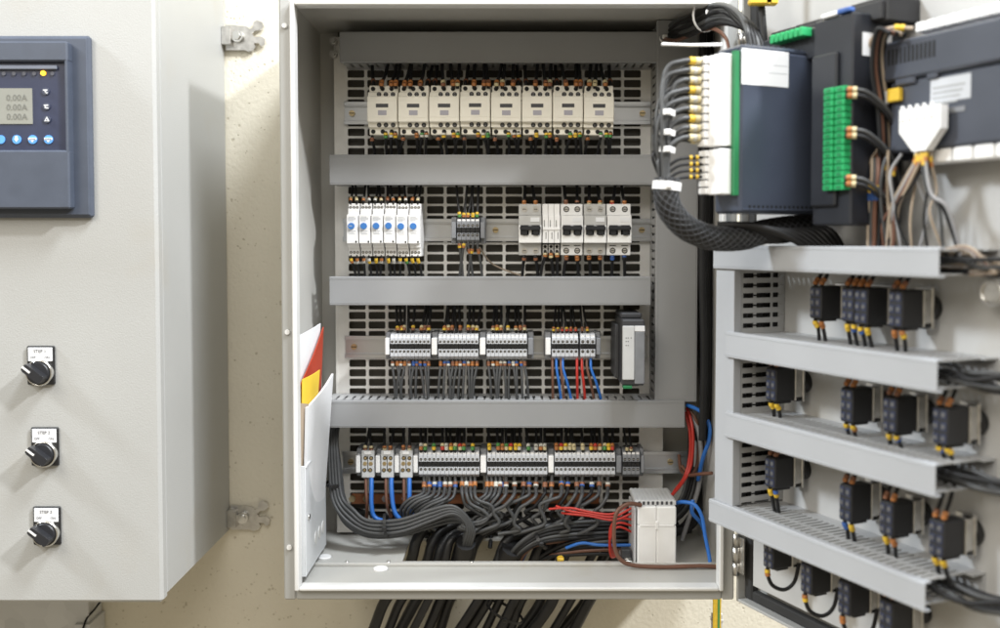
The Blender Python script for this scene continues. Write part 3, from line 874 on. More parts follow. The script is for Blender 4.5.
b = MB().cyl((px_out - .5, 1352, pz0 + 75), 4, 2.5, 'x', 12); mb_('rivet', 'steel', b, pk)
def sheet(name, label, cat, mats, x0, y0, y1, z0, z1, lean, slope=0., curl=0., th=1.2, ny=8, nz=8):
    """a paper standing in the pocket: leans away from the wall by `lean` at its top; slope lowers the far top corner"""
    m = MB(); vs = []
    for s in (0, 1):
        for i in range(ny + 1):
            for j in range(nz + 1):
                a, c = i / ny, j / nz
                zt = z1 - slope * a
                z = z0 + (zt - z0) * c
                vs.append((x0 + lean * c + 13 * a * c + curl * math.sin(math.pi * a) * c + s * th, y0 + (y1 - y0) * a, z))
    n1 = (ny + 1) * (nz + 1); fs = []
    q = lambda s, i, j: s * n1 + i * (nz + 1) + j
    for s in (0, 1):
        for i in range(ny):
            for j in range(nz): fs.append((q(s, i, j), q(s, i + 1, j), q(s, i + 1, j + 1), q(s, i, j + 1)))
    for i in range(ny): fs.append((q(0, i, nz), q(0, i + 1, nz), q(1, i + 1, nz), q(1, i, nz)))
    for j in range(nz): fs.append((q(0, 0, j), q(0, 0, j + 1), q(1, 0, j + 1), q(1, 0, j))); fs.append((q(0, ny, j), q(0, ny, j + 1), q(1, ny, j + 1), q(1, ny, j)))
    m.add(vs, fs, 0, False)
    o = m.build(name, mats, None)
    return tag(o, label, cat)
sheet('paper_sheet', 'white paper sheet standing rearmost in the document pocket', 'paper', 'white_paper', -301, 1340, 1462, pz0 + 6, Z(338, 1345), 2, -10, 2)
sheet('booklet', 'red booklet with slanting top in the document pocket', 'booklet', 'red_paper', -298, 1340, 1464, pz0 + 6, Z(392, 1345), 3, -78, 2)
sheet('flyer', 'small yellow flyer in front of the red booklet', 'flyer', 'yellow_paper', -292.5, 1346, 1400, pz0 + 40, Z(379, 1350), 4, -6, 2)
sheet('folded_drawing', 'thick white folded drawing at the front of the document pocket', 'drawing', 'white_paper', -290, 1345, 1470, pz0 + 6, Z(408, 1345), 6, -30, 3, th=3)
sheet('brochure', 'thin white brochure with brown edge between the booklet and the folded drawing', 'brochure', 'wire_tan', -295.5, 1338, 1352, pz0 + 6, Z(402, 1345), 1, 4, 1, th=1.2)

# ------------------------------------------------------------------ wires
SLE = ['orange', 'yellow', 'white_sleeve', 'brown_sleeve', 'green_sleeve', 'blue_sleeve', 'red_sleeve']
def wire(pts, r, m, label, group, sleeves=(), k=5, n=6, name='wire', cat='wire'):
    P = spline(pts, k)
    o0 = P[0].copy()
    mb = MB().tube([p - o0 for p in P], r, n)
    o = mb.build(name, m, None, o0)
    tag(o, label, cat, group)
    for (s0, s1, mats) in sleeves:     # distances along the wire, mm
        acc, seg = 0., []
        Ls = [0.]
        for a, c in zip(P, P[1:]): Ls.append(Ls[-1] + (c - a).length)
        def pos(s):
            for i in range(len(P) - 1):
                if Ls[i + 1] >= s or i == len(P) - 2:
                    f = (s - Ls[i]) / max(1e-6, Ls[i + 1] - Ls[i]); return P[i].lerp(P[i + 1], f)
        b = MB(); nm = len(mats)
        for q in range(nm):
            a, e = s0 + (s1 - s0) * q / nm, s0 + (s1 - s0) * (q + 1) / nm
            b.tube([pos(a + .15) - o0, pos((a + e) / 2) - o0, pos(e - .15) - o0], r * 1.45, 7, q)
        b.build('marker_sleeve', list(mats), o)
    return o
def two(pal):
    a = RND.choice(pal); c = RND.choice(pal); return (a, c)
J = lambda s: RND.uniform(-s, s)
OR, YE = ['orange', 'orange', 'brown_sleeve', 'ferrule_cream'], ['yellow', 'yellow', 'green_sleeve', 'orange', 'white_sleeve']
MIX = ['orange', 'yellow', 'white_sleeve', 'orange', 'yellow', 'green_sleeve', 'ferrule_cream', 'red_sleeve']
def up_wire(x, y, z, ztop, label, group, pal, r=1.5, m='wire_black', sl=(1.5, 9), lean=9, back=34):
    dx = J(lean)
    wire([(x, y, z - 3), (x + J(.5), y - 1, z + 6), (x + dx * .4, y + back * .4, z + (ztop - z) * .5), (x + dx, y + back, ztop + 14)], r, m, label, group, [(sl[0] + 1, sl[1] + J(.8), two(pal))] if pal else ())
def down_wire(x, y, z, zbot, label, group, pal, r=1.5, m='wire_black', sl=(2, 10), lean=9, back=30):
    dx = J(lean)
    wire([(x, y, z + 3), (x + J(.5), y - 1, z - 6), (x + dx * .5, y + back * .35, z + (zbot - z) * .55), (x + dx, y + back, zbot - 14)], r, m, label, group, [(sl[0] + 1, sl[1] + J(.8), two(pal))] if pal else ())
# top row
cy = CF + 16
zt1 = Z(61.5, DFY); zb1 = Z(155.5, DFY)
cH = (Z(84, CF) - Z(134, CF)) / 2
for i, x in enumerate(contactor_x):
    g = f'wires above the {nth(i)} contactor'
    sub = [(-.34, None), (-.05, OR), (.28, OR), (.42, OR)]
    if i % 3 == 1: sub = [(-.3, OR), (-.12, OR), (.22, OR), (.4, None)]
    for k, (f, pal) in enumerate(sub):
        up_wire(x + f * CW, cy - 4 if pal else cy + 6, czc + cH - 2, zt1, f'{nth(k)} from left of the wires rising from the {nth(i)} contactor', g, pal or ['brown_sleeve'], r=2.6, sl=(3, 12) if pal else (14, 18))
    g = f'wires below the {nth(i)} contactor'
    sub = [(-.36, ['orange', 'brown_sleeve']), (.08, YE), (.26, YE), (.4, YE)]
    if i % 3 == 2: sub = [(-.2, ['orange', 'blue_sleeve']), (-.02, YE), (.3, YE), (.43, YE)]
    for k, (f, pal) in enumerate(sub):
        down_wire(x + f * CW, cy - 4, czc - cH + (2 if k else -4), zb1, f'{nth(k)} from left of the wires dropping from the {nth(i)} contactor', g, pal, r=2.2, sl=(2, 9) if k else (3, 8))
# timers
zt2, zb2 = Z(184, DFY), Z(277.5, DFY)
for i, x in enumerate(timer_x):
    for k, f in enumerate((-.25, .22)):
        up_wire(x + f * TW, TF + 18, tz + THH - 1, zt2, f'{"left" if k == 0 else "right"} wire rising from the {nth(i)} timer', 'wires above the timers', OR + ['white_sleeve'], r=1.8, sl=(7, 15), back=24)
        down_wire(x + f * TW, TF + 18, tz - THH + 1, zb2, f'{"left" if k == 0 else "right"} wire dropping from the {nth(i)} timer', 'wires below the timers', YE, r=1.8, sl=(6, 15), back=20)
for k, x in enumerate(R2b[0]):
    up_wire(x, SF + 6, z2 + h2 - 2, zt2, f'{nth(k)} from left of the wires above the small dark terminal group', 'wires above the small dark terminal group', ['yellow', 'yellow', 'green_sleeve', 'orange'], r=1.9, sl=(4, 12), back=10, lean=10)
    down_wire(x, SF + 6, z2 - h2 + 2, zb2, f'{nth(k)} from left of the wires below the small dark terminal group', 'wires below the small dark terminal group', ['yellow', 'orange', 'brown_sleeve'], r=1.9, sl=(4 + (k > 1) * 8, 12 + (k > 1) * 8), back=10, lean=14, m='wire_grey')
wire([(R2b[0][4] + 3, SF + 8, z2 - h2 - 6), (X(490, 1530), 1535, Z(262, 1535)), (X(505, 1530), 1540, Z(270, 1540)), (X(526, 1530), 1530, Z(277, 1530))], 1.3, 'wire_tan', 'thin brownish wire slanting right from the small dark terminal group to the duct', None)
bn = ('first', 'second', 'third', 'fourth')
for i, (x, w_) in enumerate(brk):
    for k, s in enumerate((-.5, .5)):
        up_wire(x + s * w_, BF + 22, bz + BH - 1, zt2, f'{"left" if k == 0 else "right"} wire rising from the {bn[i]} two-pole breaker', 'wires above the breakers', [['blue_sleeve', 'orange'], ['brown_sleeve', 'black'], ['orange', 'ferrule_cream'], ['red_sleeve', 'orange']][i], r=2.4, sl=(3, 9), back=20)
        down_wire(x + s * w_, BF + 22, bz - BH + 1, zb2, f'{"left" if k == 0 else "right"} wire dropping from the {bn[i]} two-pole breaker', 'wires below the breakers', [['black', 'brown_sleeve'], ['orange', 'brown_sleeve'], ['brown_sleeve', 'orange'], ['black', 'blue_sleeve']][i], r=2.4, sl=(3, 11), back=16)
for k in range(3):
    down_wire(jb_x + (k - 1) * jb_w * .67, BF + 18, bz - BH + 3, zb2, f'{nth(k)} from left of the wires dropping from the white junction block', 'wires below the white junction block', ['ferrule_cream', 'orange'], r=2.4, sl=(2, 9), back=14)
# third row
zt3, zb3 = Z(304.5, DFY), Z(397, 1500)
for gi, (xs, zz, hh) in enumerate(R3):
    gn = ('leftmost', 'middle', 'rightmost')[gi]
    for k in range(1, 10):
        if k not in (6,):
            up_wire(xs[k] + J(1), SF + 14, zz + hh - 1, zt3, f'{nth(k)} position wire rising from the {gn} ten-way terminal group', f'wires above the {gn} ten-way group', OR + ['ferrule_cream', 'yellow'] if k not in (4,) else None, r=2.1, sl=(6, 14), back=22, lean=9)
    for k in range(0, 10):
        x = xs[k]; x2 = x + J(8)
        wire([(x, SF + 10, zz - hh + 3), (x + J(1), SF + 8, zz - hh - 10), (x * .4 + x2 * .6, SF + 4, zz - hh - 34), (x2, 1508, zb3 - 10)], 2.0, 'wire_grey', f'{nth(k)} grey cable from left below the {gn} ten-way terminal group', f'grey cables below the {gn} ten-way group', [(6, 13, two(['orange', 'brown_sleeve', 'orange', 'blue_sleeve', 'white_sleeve']))])
for k, x in enumerate(R3b[0] + R3c[0][:2]):
    up_wire(x, SF + 14, R3b[1] + R3b[2] - 1, zt3, f'{nth(k)} from left of the wires rising from the six-way and three-way groups', 'wires above the six-way and three-way groups', ['orange', 'red_sleeve', 'yellow', 'brown_sleeve'], r=1.7, sl=(5, 12), back=22, lean=9)
for (px, x2, m, cn) in ((552.5, 553, 'wire_brown', 'first brown wire'), (556.5, 561, 'wire_blue', 'first blue wire'), (561, 564, 'wire_brown', 'second brown wire'), (563, 571, 'wire_blue', 'second blue wire'),
                        (577, 577.5, 'wire_red', 'left red wire'), (582, 585, 'wire_red', 'right red wire'), (587, 594, 'wire_brown', 'third brown wire'), (591, 601, 'wire_blue', 'rightmost blue wire')):
    wire([at(px, 357, SF + 8), at(px, 368, SF + 2), at(px * .5 + x2 * .5, 382, SF), at(x2, 399, 1508), at(x2, 404, 1512)], 2.1, m, f'{cn} hanging below the six-way and three-way groups into the duct', 'coloured wires below the six-way group')
# fourth row
zt4 = Z(427, 1490)
for i, x in enumerate(fuse_x):
    fn = ('leftmost', 'middle', 'rightmost')[i]
    for k, s in enumerate((-4.5, 4.5)):
        up_wire(x + s, SF + 6, z4 + h4 - 1, zt4, f'{"left" if k == 0 else "right"} black wire rising from the {fn} fuse holder', 'wires above the fuse holders', ['brown_sleeve', 'ferrule_cream', 'orange'], r=2.2, sl=(3, 10), back=24, lean=12)
    pb = (366, 386, 404)[i]
    wire([at(pb, 476, SF + 6), at(pb, 490, SF - 2), at(pb + 1, 505, SF - 6), at(pb + (0, 5, 7)[i], (528, 517, 515)[i], SF + 6)], 2.6, 'wire_brown', f'brown wire hanging below the {fn} fuse holder', 'brown wires below the fuse holders')
    p2 = pb + 5.5
    ends = [[at(p2, 505, 1488), at(p2 + 3, 517, 1484), at(p2 + 14, 521, 1482), at(p2 + 32, 522, 1486)], [at(p2 + 1.5, 505, 1488), at(p2 + 5, 515, 1484), at(p2 + 12, 521, 1484), at(p2 + 22, 524, 1490)], [at(p2 + 0, 500, 1490), at(p2 - .5, 508, 1490), at(p2 + 3, 515, 1490), at(p2 + 8, 520, 1492)]][i]
    wire([at(p2, 475, SF + 6), at(p2, 488, SF - 4)] + ends, 3.4, 'wire_blue', f'blue wire curving down from the {fn} fuse holder', 'blue wires below the fuse holders', n=8)
for gi, (xs, zz, hh) in enumerate(R4):
    gn = ('first', 'middle', 'last')[gi]
    n = 0
    for k in range(14):
        if (k * 7 + gi * 3) % 9 in (1, 5): continue
        up_wire(xs[k] + J(.6), SF + 4, zz + hh - 1, zt4, f'{nth(n)} from left of the sleeved wires above the {gn} long bottom group', f'wires above the {gn} long bottom group', MIX, r=2.2, sl=(4, 14), back=30, lean=5); n += 1
for k, x in enumerate(R4b[0][:2]):
    up_wire(x + 3, SF + 4, z4 + h4 - 1, zt4, f'{"left" if k == 0 else "right"} wire rising from the small dark group in the bottom row', 'wires above the small dark bottom group', ['ferrule_cream', 'brown_sleeve'], r=1.8, sl=(3, 9), back=30)
# grey cables that leave the bottom row and gather into the harness
def cable(pts, r, m, label, group, sl=None, n=8, k=7): return wire(pts, r, m, label, group, sl or (), k=k, n=n, name='cable', cat='cable')
gath = at(468, 531, 1462)
for k in range(9):
    xs = R4[0][0]; px = 424 + k * 5.2
    yb = 1478 - (k % 3) * 7
    side = px < 452
    if k < 7:
        a = [at(px, 474, SF + 10), at(px, 488, SF), at(px - 2 - k * .3, 494 + k * .8, yb + 8), at(px - 14 - k * 1.2, 499 + k * 1.3, yb), at(px - 22 - k * 1.6, 507 + k * 1.2, yb + 3), at(px - 23 - k * 1.6, 516 + k, yb + 12), at(px - 20, 530, 1500)]
        cable(a, 2.6, 'wire_grey', f'{nth(k)} grey cable bending left below the first long bottom group', 'grey cables bending below the first long bottom group', [(12, 21, two(['orange', 'brown_sleeve', 'blue_sleeve', 'white_sleeve']))])
for k in range(8):
    px = 462 + k * 4.3
    yb = 1476 - (k % 2) * 8
    if k < 4:
        a = [at(px, 474, SF + 10), at(px, 486, SF), at(px, 492 + k, yb + 6), at(px + 4, 499 + (4 - k) * 1.5, yb), at(px + 16, 503 + (4 - k) * 2.4, yb), at(px + 24 - k * 2, 511 + (4 - k) * 2, yb), at(px + 18 - k * 4, 520 + (4 - k) * 1.2, yb), at(px - 4 - k * 3, 524 + (4 - k), yb), at(472, 531, 1466)]
    else:
        a = [at(px + 8, 474, SF + 10), at(px + 8, 487, SF), at(px + 6, 495, yb + 8), at(px - 2, 502 + (k - 4) * 2, yb + 4), at(px + 10, 510 + (k - 4) * 2, yb + 8), at(px - 6, 519 + (k - 4) * 1.4, yb + 8), at(474, 531, 1468)]
    cable(a, 2.6, 'wire_grey', f'{nth(k)} grey cable winding below the middle of the bottom row', 'grey cables winding below the middle bottom group', [(12, 21, two(['orange', 'orange', 'white_sleeve', 'brown_sleeve']))])
for k in range(15):
    px = 500 + k * 7.6 + J(1.5)
    yb = 1490 - (k % 3) * 9
    dxx = 12 + (k * 5 % 11) + J(3)
    a = [at(px, 474, SF + 10), at(px + J(1), 487 + J(2), SF + 2), at(px - 1, 494 + k % 3, yb), at(px - dxx * .5, 500 + (k % 4) * 3, yb - 6), at(px - dxx, 506 + (k % 4) * 3, yb - 6), at(px - dxx * (1.3 if k % 2 else .75), 515 + (k % 3) * 4, yb - 4), at(px - dxx * (1.0 if k % 2 else 1.5), 524 + (k % 3) * 3, yb), at(px - dxx * 2.2, 534, yb + 6)]
    cable(a, 2.8, 'wire_grey' if k % 3 else 'wire_black', f'{nth(k)} dark cable drooping left below the right half of the bottom row', 'dark cables drooping below the right half of the bottom row', [(12, 20, two(['orange', 'brown_sleeve', 'white_sleeve', 'blue_sleeve', 'brown_sleeve']))])
for k in range(6):  # fillers put in so the duct slots look dark
    z_ = (Z(401.5, 1478) + Z(427, 1478)) / 2
    wire([(X(326, 1478) , 1492 + k * 11, z_ + 6), (X(430, 1478), 1494 + k * 11, z_ + 9 + J(3)), (X(560, 1478), 1492 + k * 11, z_ + 8 + J(3)), (X(684, 1478), 1492 + k * 11, z_ + 6)], 5, 'wire_black', f'{nth(k)} added dark filler cable behind the slots of the longest duct', 'dark filler cables inside the longest duct', k=5, name='cable', cat='cable')
# the big grey harness: down the left, along the floor to the first drop
for k in range(12):
    o = k % 4; q = k // 4
    dx, dyy, dzp = o * 3.1, q * 11, q * 2.0
    ybase = 1460 + dyy
    a = [at(332 + o * 2.4, 420, 1535), at(329 + o * 2.6, 440, 1500 + q * 8), at(329.5 + o * 3.0 + q, 470, 1488 + q * 8), at(333 + o * 3.0 + q, 500 - o, ybase + 14), at(345 + o * 2.5, 519 - o * 3.4 + q * 2, ybase + 2), at(368, 532 - o * 3.8 + q * 2, ybase - 6), at(400, 531.5 - o * 3.9 + q * 2, ybase - 10), at(430, 521 - o * 3.6 + q * 3, ybase - 8), at(452, 513.5 - o * 2.5 + q * 4, ybase - 6), at(464 + o, 520 + q * 2 - o, ybase - 4), at(467.5 + o * 2.2 - q, 531, ybase), at(464 + o * 2.3 - q, 545, ybase + 12), at(462 + o * 2.2, 562, ybase + 30)]
    cable(a, 2.7, 'wire_grey', f'{nth(k)} strand of the grey harness sweeping from left side to floor opening', 'strands of the grey harness on the left', k=6)
def wrap(name, label, pts, r, m, rings=0, n=12, cat='cable wrap'):
    P = spline(pts, 6); o0 = P[0].copy()
    o = MB().tube([p - o0 for p in P], r, n).build(name, m, None, o0); return tag(o, label, cat)
wrap('tape_wrap', 'black tape wrap around the grey harness at the floor opening', [at(466, 543, 1476), at(465, 553, 1486), at(463, 562, 1500)], 15, 'black')
def tie(label, p, r, axis, m='black', wd=4.5):
    """a closed cable tie round a bundle, with its head"""
    ax = Vector(axis).normalized(); u = ax.orthogonal().normalized(); v = ax.cross(u)
    t = MB(); n = 20; vs = []
    for i in range(n):
        a = 2 * math.pi * i / n
        for (rr, h) in ((r, -wd / 2), (r + 1.2, -wd / 2), (r + 1.2, wd / 2), (r, wd / 2)):
            vs.append(u * rr * math.cos(a) + v * rr * math.sin(a) + ax * h)
    fs = []
    for i in range(n):
        j = (i + 1) % n
        for q in range(4): fs.append((i * 4 + q, j * 4 + q, j * 4 + (q + 1) % 4, i * 4 + (q + 1) % 4))
    t.add(vs, fs, 0, False)
    ob = tag(t.build('cable_tie', m, None, p), label, 'cable tie', 'cable ties')
    h = MB().box(-3.5, 3.5, -r - 5, -r - .5, -3, 3, 0, 1)
    h.build('tie_head', m, ob)
    return ob
tie('black cable tie round the grey harness under the blue wires', at(386, 525, 1458), 16, (1, 0, .1))
tie('black cable tie high on the grey harness at the left side', at(333, 484, 1486), 12, (0.1, 0, 1))
# right harness: black cables from the right, past the transformer, down through the floor
for k in range(14):
    o = k % 5; q = k // 5
    Y0 = 1478 + q * 12
    m = 'wire_lightgrey' if k == 12 else ('wire_blue' if k == 13 else ('wire_brown' if k == 9 else 'wire_black' if k % 3 else 'wire_grey'))
    a = [at(690 + o * 3, 428, 1520), at(688 + o * 3, 470, 1515), at(678 + o * 2, 503 + o * 2, Y0 + 34), at(650, 519 + o * 3.5, Y0 + 32), at(610, 521 + o * 3.8 + q * 2, Y0 + 12), at(570, 523 + o * 3.8 + q * 2, Y0), at(540 - q * 3, 530 + o * 3.2 + q * 2, Y0 - 4), at(518 + o * 1 + q * 3, 545 + o * 2, Y0), at(506 + o * 2.5 + q * 4, 562, Y0 + 16)]
    cable(a, 3.0 if k < 12 else 2.6, m, f'{nth(k)} strand of the dark harness running from right wall to floor opening', 'strands of the dark harness on the right', k=6)
for k in range(6):
    o = k % 5
    a = [at(636, 535 + o * 5, 1490), at(600, 538 + o * 4, 1480), at(574 - k, 543 + o * 3, 1484), at(556 - k * 2, 553 + o, 1494), at(540 - k * 2.5, 568, 1506)]
    cable(a, 2.8, ['wire_black', 'wire_grey', 'wire_black', 'wire_brown', 'wire_black'][o], f'{nth(k)} strand of the low dark harness left of the white transformer', 'strands of the low dark harness', k=6)
tie('black cable tie where the low dark harness enters the floor', at(541, 541, 1470), 13, (1, 0, .7))
wrap('tape_wrap', 'black tape wrap round the dark harness right of the grey one', [at(512, 548, 1490), at(508, 556, 1498), at(504, 564, 1508)], 17, 'black')
# coloured wires on the right
def cw(pts, r, m, label): return wire(pts, r, m, label, 'loose coloured wires at the right inside the cabinet', k=7, n=8)
cw([at(687, 408, 1500), at(692, 425, 1485), at(693, 445, 1480), at(690, 468, 1480), at(682, 483, 1470), at(672, 495, 1450)], 2.6, 'wire_red', 'long red wire curving from the long duct end to the transformer')
cw([at(685, 412, 1500), at(690, 432, 1490), at(690, 455, 1488), at(685, 476, 1480), at(674, 492, 1460)], 2.4, 'wire_red', 'second red wire close inside the long red one')
cw([at(687, 405, 1490), at(700, 411, 1470), at(709, 424, 1455), at(709, 440, 1455), at(703, 458, 1470), at(698, 480, 1490)], 3.0, 'wire_blue', 'blue wire arching from the long duct end along the right wall')
cw([at(676, 503, 1440), at(684, 502, 1425), at(695, 505, 1415), at(702, 517, 1410), at(705, 535, 1405), at(709, 555, 1400), at(710, 562, 1398)], 2.8, 'wire_blue', 'thick blue wire hanging from the transformer to the right floor corner')
cw([at(693, 500, 1445), at(692, 512, 1440), at(700, 522, 1450), at(704, 530, 1460)], 3.0, 'wire_blue', 'short blue wire looping behind the thick blue one')
cw([at(641, 505, 1410), at(628, 504, 1400), at(617, 512, 1394), at(614, 530, 1392), at(616, 552, 1392), at(628, 564, 1392), at(660, 567, 1392), at(700, 566, 1394), at(719, 567, 1396)], 3.0, 'wire_brown', 'brown wire looping round the front of the transformer along the floor')
cw([at(690, 414, 1500), at(698, 430, 1490), at(701, 455, 1490), at(699, 485, 1495), at(690, 515, 1500), at(682, 540, 1500)], 3.6, 'wire_lightgrey', 'light grey cable along the right wall behind the red wires')
cw([at(688, 408, 1500), at(696, 420, 1492), at(699, 440, 1492), at(697, 465, 1492), at(690, 474, 1490), at(682, 466, 1505)], 2.6, 'wire_brown', 'brown wire curling near the rail end at right')
cw([at(712, 473, 1430), at(700, 474, 1450), at(688, 475, 1480), at(681, 470, 1510), at(679, 455, 1530)], 2.6, 'wire_brown', 'brown wire crossing level to the rail end at right')
for k, (e, f) in enumerate(((549, 509), (556, 506), (562, 513))):
    cw([at(640, 500 + k * 3, 1462), at(628, 505 + k * 5, 1452), at(612, 514 + k * 3, 1446), at(590, 512 + k * 2, 1450), at(570, 508 + k * 3, 1455), at(e, f, 1466)], 1.8, 'wire_red', f'{nth(k)} red wire fanning left from the transformer over the dark harness')
for k in range(3):
    cw([at(636, 520 + k * 7, 1455), at(618, 519 + k * 4, 1448), at(610, 530 + k * 5, 1448), at(611, 548 + k * 4, 1456), at(616, 556, 1470)], 1.8, 'wire_red', f'{nth(k)} red wire bending down beside the transformer')
cw([at(636, 545, 1460), at(600, 545, 1466), at(582, 543, 1470), at(566, 548, 1478)], 2.4, 'wire_blue', 'blue wire lying in the low dark harness')
for k in range(7):
    cable([at(700 + k * 1.5, 440, 1545), at(699 + k * 1.6, 480, 1540), at(692 + k * 1.5, 510, 1530), at(676 + k * 2, 530, 1525), at(640, 540, 1520)], 3, 'wire_black', f'{nth(k)} black cable deep in the right corner behind the coloured wires', 'black cables in the right corner', k=5)
for k in range(10):
    cable([at(346 + k * 27, 508 + (k % 3) * 6, 1568), at(372 + k * 27, 514 + (k % 4) * 6, 1556 - (k % 2) * 8), at(400 + k * 26, 524 + (k % 3) * 6, 1552), at(424 + k * 22, 534, 1548), at(430 + k * 20, 548, 1536)], 3.6, 'wire_black', f'{nth(k)} black cable lying deep on the cabinet floor', 'black cables deep on the floor', k=5)

for k in range(7):  # added bundle that stands in for the dark strip along the right wall
    cable([at(703 + (k % 4) * 3, 26, 1440 + k * 14), at(704 + (k % 3) * 4, 120, 1440 + k * 14), at(702 + (k % 4) * 3.4, 250, 1440 + k * 14), at(704 + (k % 3) * 3.4, 360, 1440 + k * 14), at(702 + (k % 4) * 3, 440, 1450 + k * 12)], 5.2, 'wire_black', f'{nth(k)} added black cable darkening the right inner wall beside the upright duct', 'added black cables down the right inner wall', k=5)
# the black cables that drop through the opening and below the cabinet
drops = [(413, 562, 384, 604, 366, 640), (425, 562, 397, 604, 380, 640), (436, 562, 414, 604, 396, 640), (445, 562, 425, 604, 406, 640), (456, 562, 439, 604, 420, 640), (466, 562, 451, 604, 432, 640),
         (499, 562, 474, 604, 452, 640), (507, 562, 486, 604, 462, 640), (515, 562, 498, 604, 474, 640), (533, 560, 511, 604, 488, 640), (544, 560, 522, 604, 500, 640),
         (552, 560, 541, 604, 516, 640), (560, 560, 553, 604, 530, 640), (588, 558, 567, 604, 546, 640), (601, 558, 580, 604, 558, 640), (613, 558, 591, 602, 570, 640)]
for k, (a, b_, c, d_, e, f) in enumerate(drops):
    Yd = 1496 + (k % 3) * 13 + J(5); a += J(2.5); c += J(4); e += J(7)
    sx = 16 if k < 6 else (26 if k < 11 else 34)
    pts = [at(a + sx * 2.2, 519 + (k % 4) * 3, Yd + 30), at(a + sx, 527 + (k % 4) * 3, Yd + 16), at(a + sx * .35, 541 + (k % 3) * 2, Yd + 4), at(a, b_, Yd), at((a + c) / 2 + 1, (b_ + d_) / 2, Yd + 6), at(c, d_, Yd + 10), at(e, f, Yd + 20), at(e - 26, f + 40, Yd + 30)]
    wire(pts, (8.4, 7.2, 8.8, 6.4, 7.8)[k % 5], 'cable_black', f'{nth(k)} thick black cable from left passing through the cabinet floor', 'thick black cables under the cabinet', k=7, n=12, name='cable', cat='cable')
tie('black cable tie round the thick cables below the cabinet', at(505, 612, 1500), 30, (.5, 0, 1), wd=4)
es = tag(MB().box(-6, 6, -1.2, 1.2, -90, 0, 0, .4).box(1, 4, -1.6, 1.2, -90, 0, 1).build('earth_strap', ['yellow', 'green_sleeve'], None, at(717, 598, 1430)), 'yellow and green earth strap hanging below the right end of the open cabinet', 'earth strap')
cl = tag(MB().box(-8, 8, -4, 4, -40, 0, 0, 1).box(-9, 9, -5, 5, -12, -8, 0, 1).box(-9, 9, -5, 5, -28, -24, 0, 1).build('cable_clamp', 'light_grey', None, at(717, 613, 1438)), 'pale ribbed cable clamp on the earth strap below the cabinet', 'clamp')

# ------------------------------------------------------------------ the open door
DZ0, DZ1 = ZB, ZT
DW = 592.0
def dlocal(m):      # door-frame coords (u, -n, z) -> under the cabinet's empty
    k = rel(ec); out = []
    for (u, y, z) in m.v:
        p = D(u, -y, z); out.append((p.x - k.x, p.y - k.y, p.z - k.z))
    m.v = out; return m
dr = bpy.data.objects.new('door', None); COL.objects.link(dr); dr.parent = ec; dr.empty_display_size = .01
def DP(name, mats, m, sub=True): return dlocal(m).build(name, mats, dr)
b = MB().box(2, DW, 20, 22.5, DZ0, DZ1, 0, .5)
b.box(2, 6, -2, 20, DZ0, DZ1, 0, .8); b.box(DW - 4, DW, -2, 20, DZ0, DZ1, 0, .8)
b.box(6, DW - 4, -2, 20, DZ0, DZ0 + 4, 0, .8); b.box(6, DW - 4, -2, 20, DZ1 - 4, DZ1, 0, .8)
DP('leaf', 'cabinet_paint', b)
b = MB()
g = 22
b.box(6.5, g, 8, 19.8, DZ0 + 4.5, DZ1 - 5, 0, 2); b.box(DW - g, DW - 4.5, 8, 19.8, DZ0 + 4.5, DZ1 - 5, 0, 2)
b.box(g, DW - g, 8, 19.5, DZ0 + 4.5, DZ0 + 18, 0, 2); b.box(g, DW - g, 8, 19.5, DZ1 - 18, DZ1 - 5, 0, 2)
DP('gasket', 'gasket', b)
b = MB().box(34, DW - 26, 0.2, 6, DZ0 + 30, DZ1 - 26, 0, .8); b.box(36, 44, 6, 20, DZ0 + 32, DZ1 - 30); b.box(DW - 50, DW - 40, 6, 20, DZ0 + 32, DZ1 - 30)
DP('inner_panel', 'door_panel', b)
for zc in (Z(556, 1305), 240):
    b = MB().cyl((6, -6, zc - 28), 4.5, 17, 'z', 12).cyl((6, -6, zc - 10), 5, 20, 'z', 12).cyl((6, -6, zc + 11), 4.5, 17, 'z', 12).box(5, 20, -4, -2.2, zc - 24, zc + 24, 0, .5)
    DP('hinge', 'steel', b)

# ducts on the door (local x along u, -y out of the door)
def d_duct(u0, u1, pyl0, pyl1, label, fn=82.0):
    z1 = dz(pyl0, u0, fn); z0 = dz(pyl1, u0, fn)
    p = D(u0, 0, z0)
    t = duct(label, u1 - u0, z1 - z0, fn, p, DRZ, cm='duct_lit', pitch=9.0, tooth=5.2, group='slotted grey cable ducts on the door')
    return z0, z1
DN = 82.0
uA = du(713, DN); uB = du(726, DN); uD = du(710.5, DN); uE = du(938.5, DN)
dd1 = d_duct(uA, uE, 246.5, 267.5, 'topmost cable duct on the open door, under the controllers')
dd2 = d_duct(uB, uE, 332.5, 356, 'second cable duct from top on the open door')
dd3 = d_duct(uB, uE, 412.5, 436, 'third cable duct from top on the open door')
dd4 = d_duct(uD, du(930, DN), 499.5, 520, 'lowest cable duct on the open door')
uv0, uv1 = du(714, DN), du(731.5, DN)
vz0, vz1 = dd4[1] + 1, dd1[0] - 1.5
t = thing('cable_duct', 'upright cable duct at the hinge side of the open door', 'cable duct', D(uv0, 0, vz0), DRZ, 'slotted grey cable ducts on the door')
L_, W_ = vz1 - vz0, uv1 - uv0
b = MB().box(0, W_, -DN + 4, -DN + 6, 0, L_, 0, .8).box(W_ - 1.2, W_ + .6, -DN + 4, -DN + 15, .3, L_ - .3, 0, .4).box(-.6, 1.2, -DN + 4, -DN + 15, .3, L_ - .3, 0, .4)
b.build('cover', 'duct_lit', t)
b = MB().box(0, W_, -2.4, -.3, .4, L_ - .4)
pt_ = 12.2
nn = int(L_ / pt_)
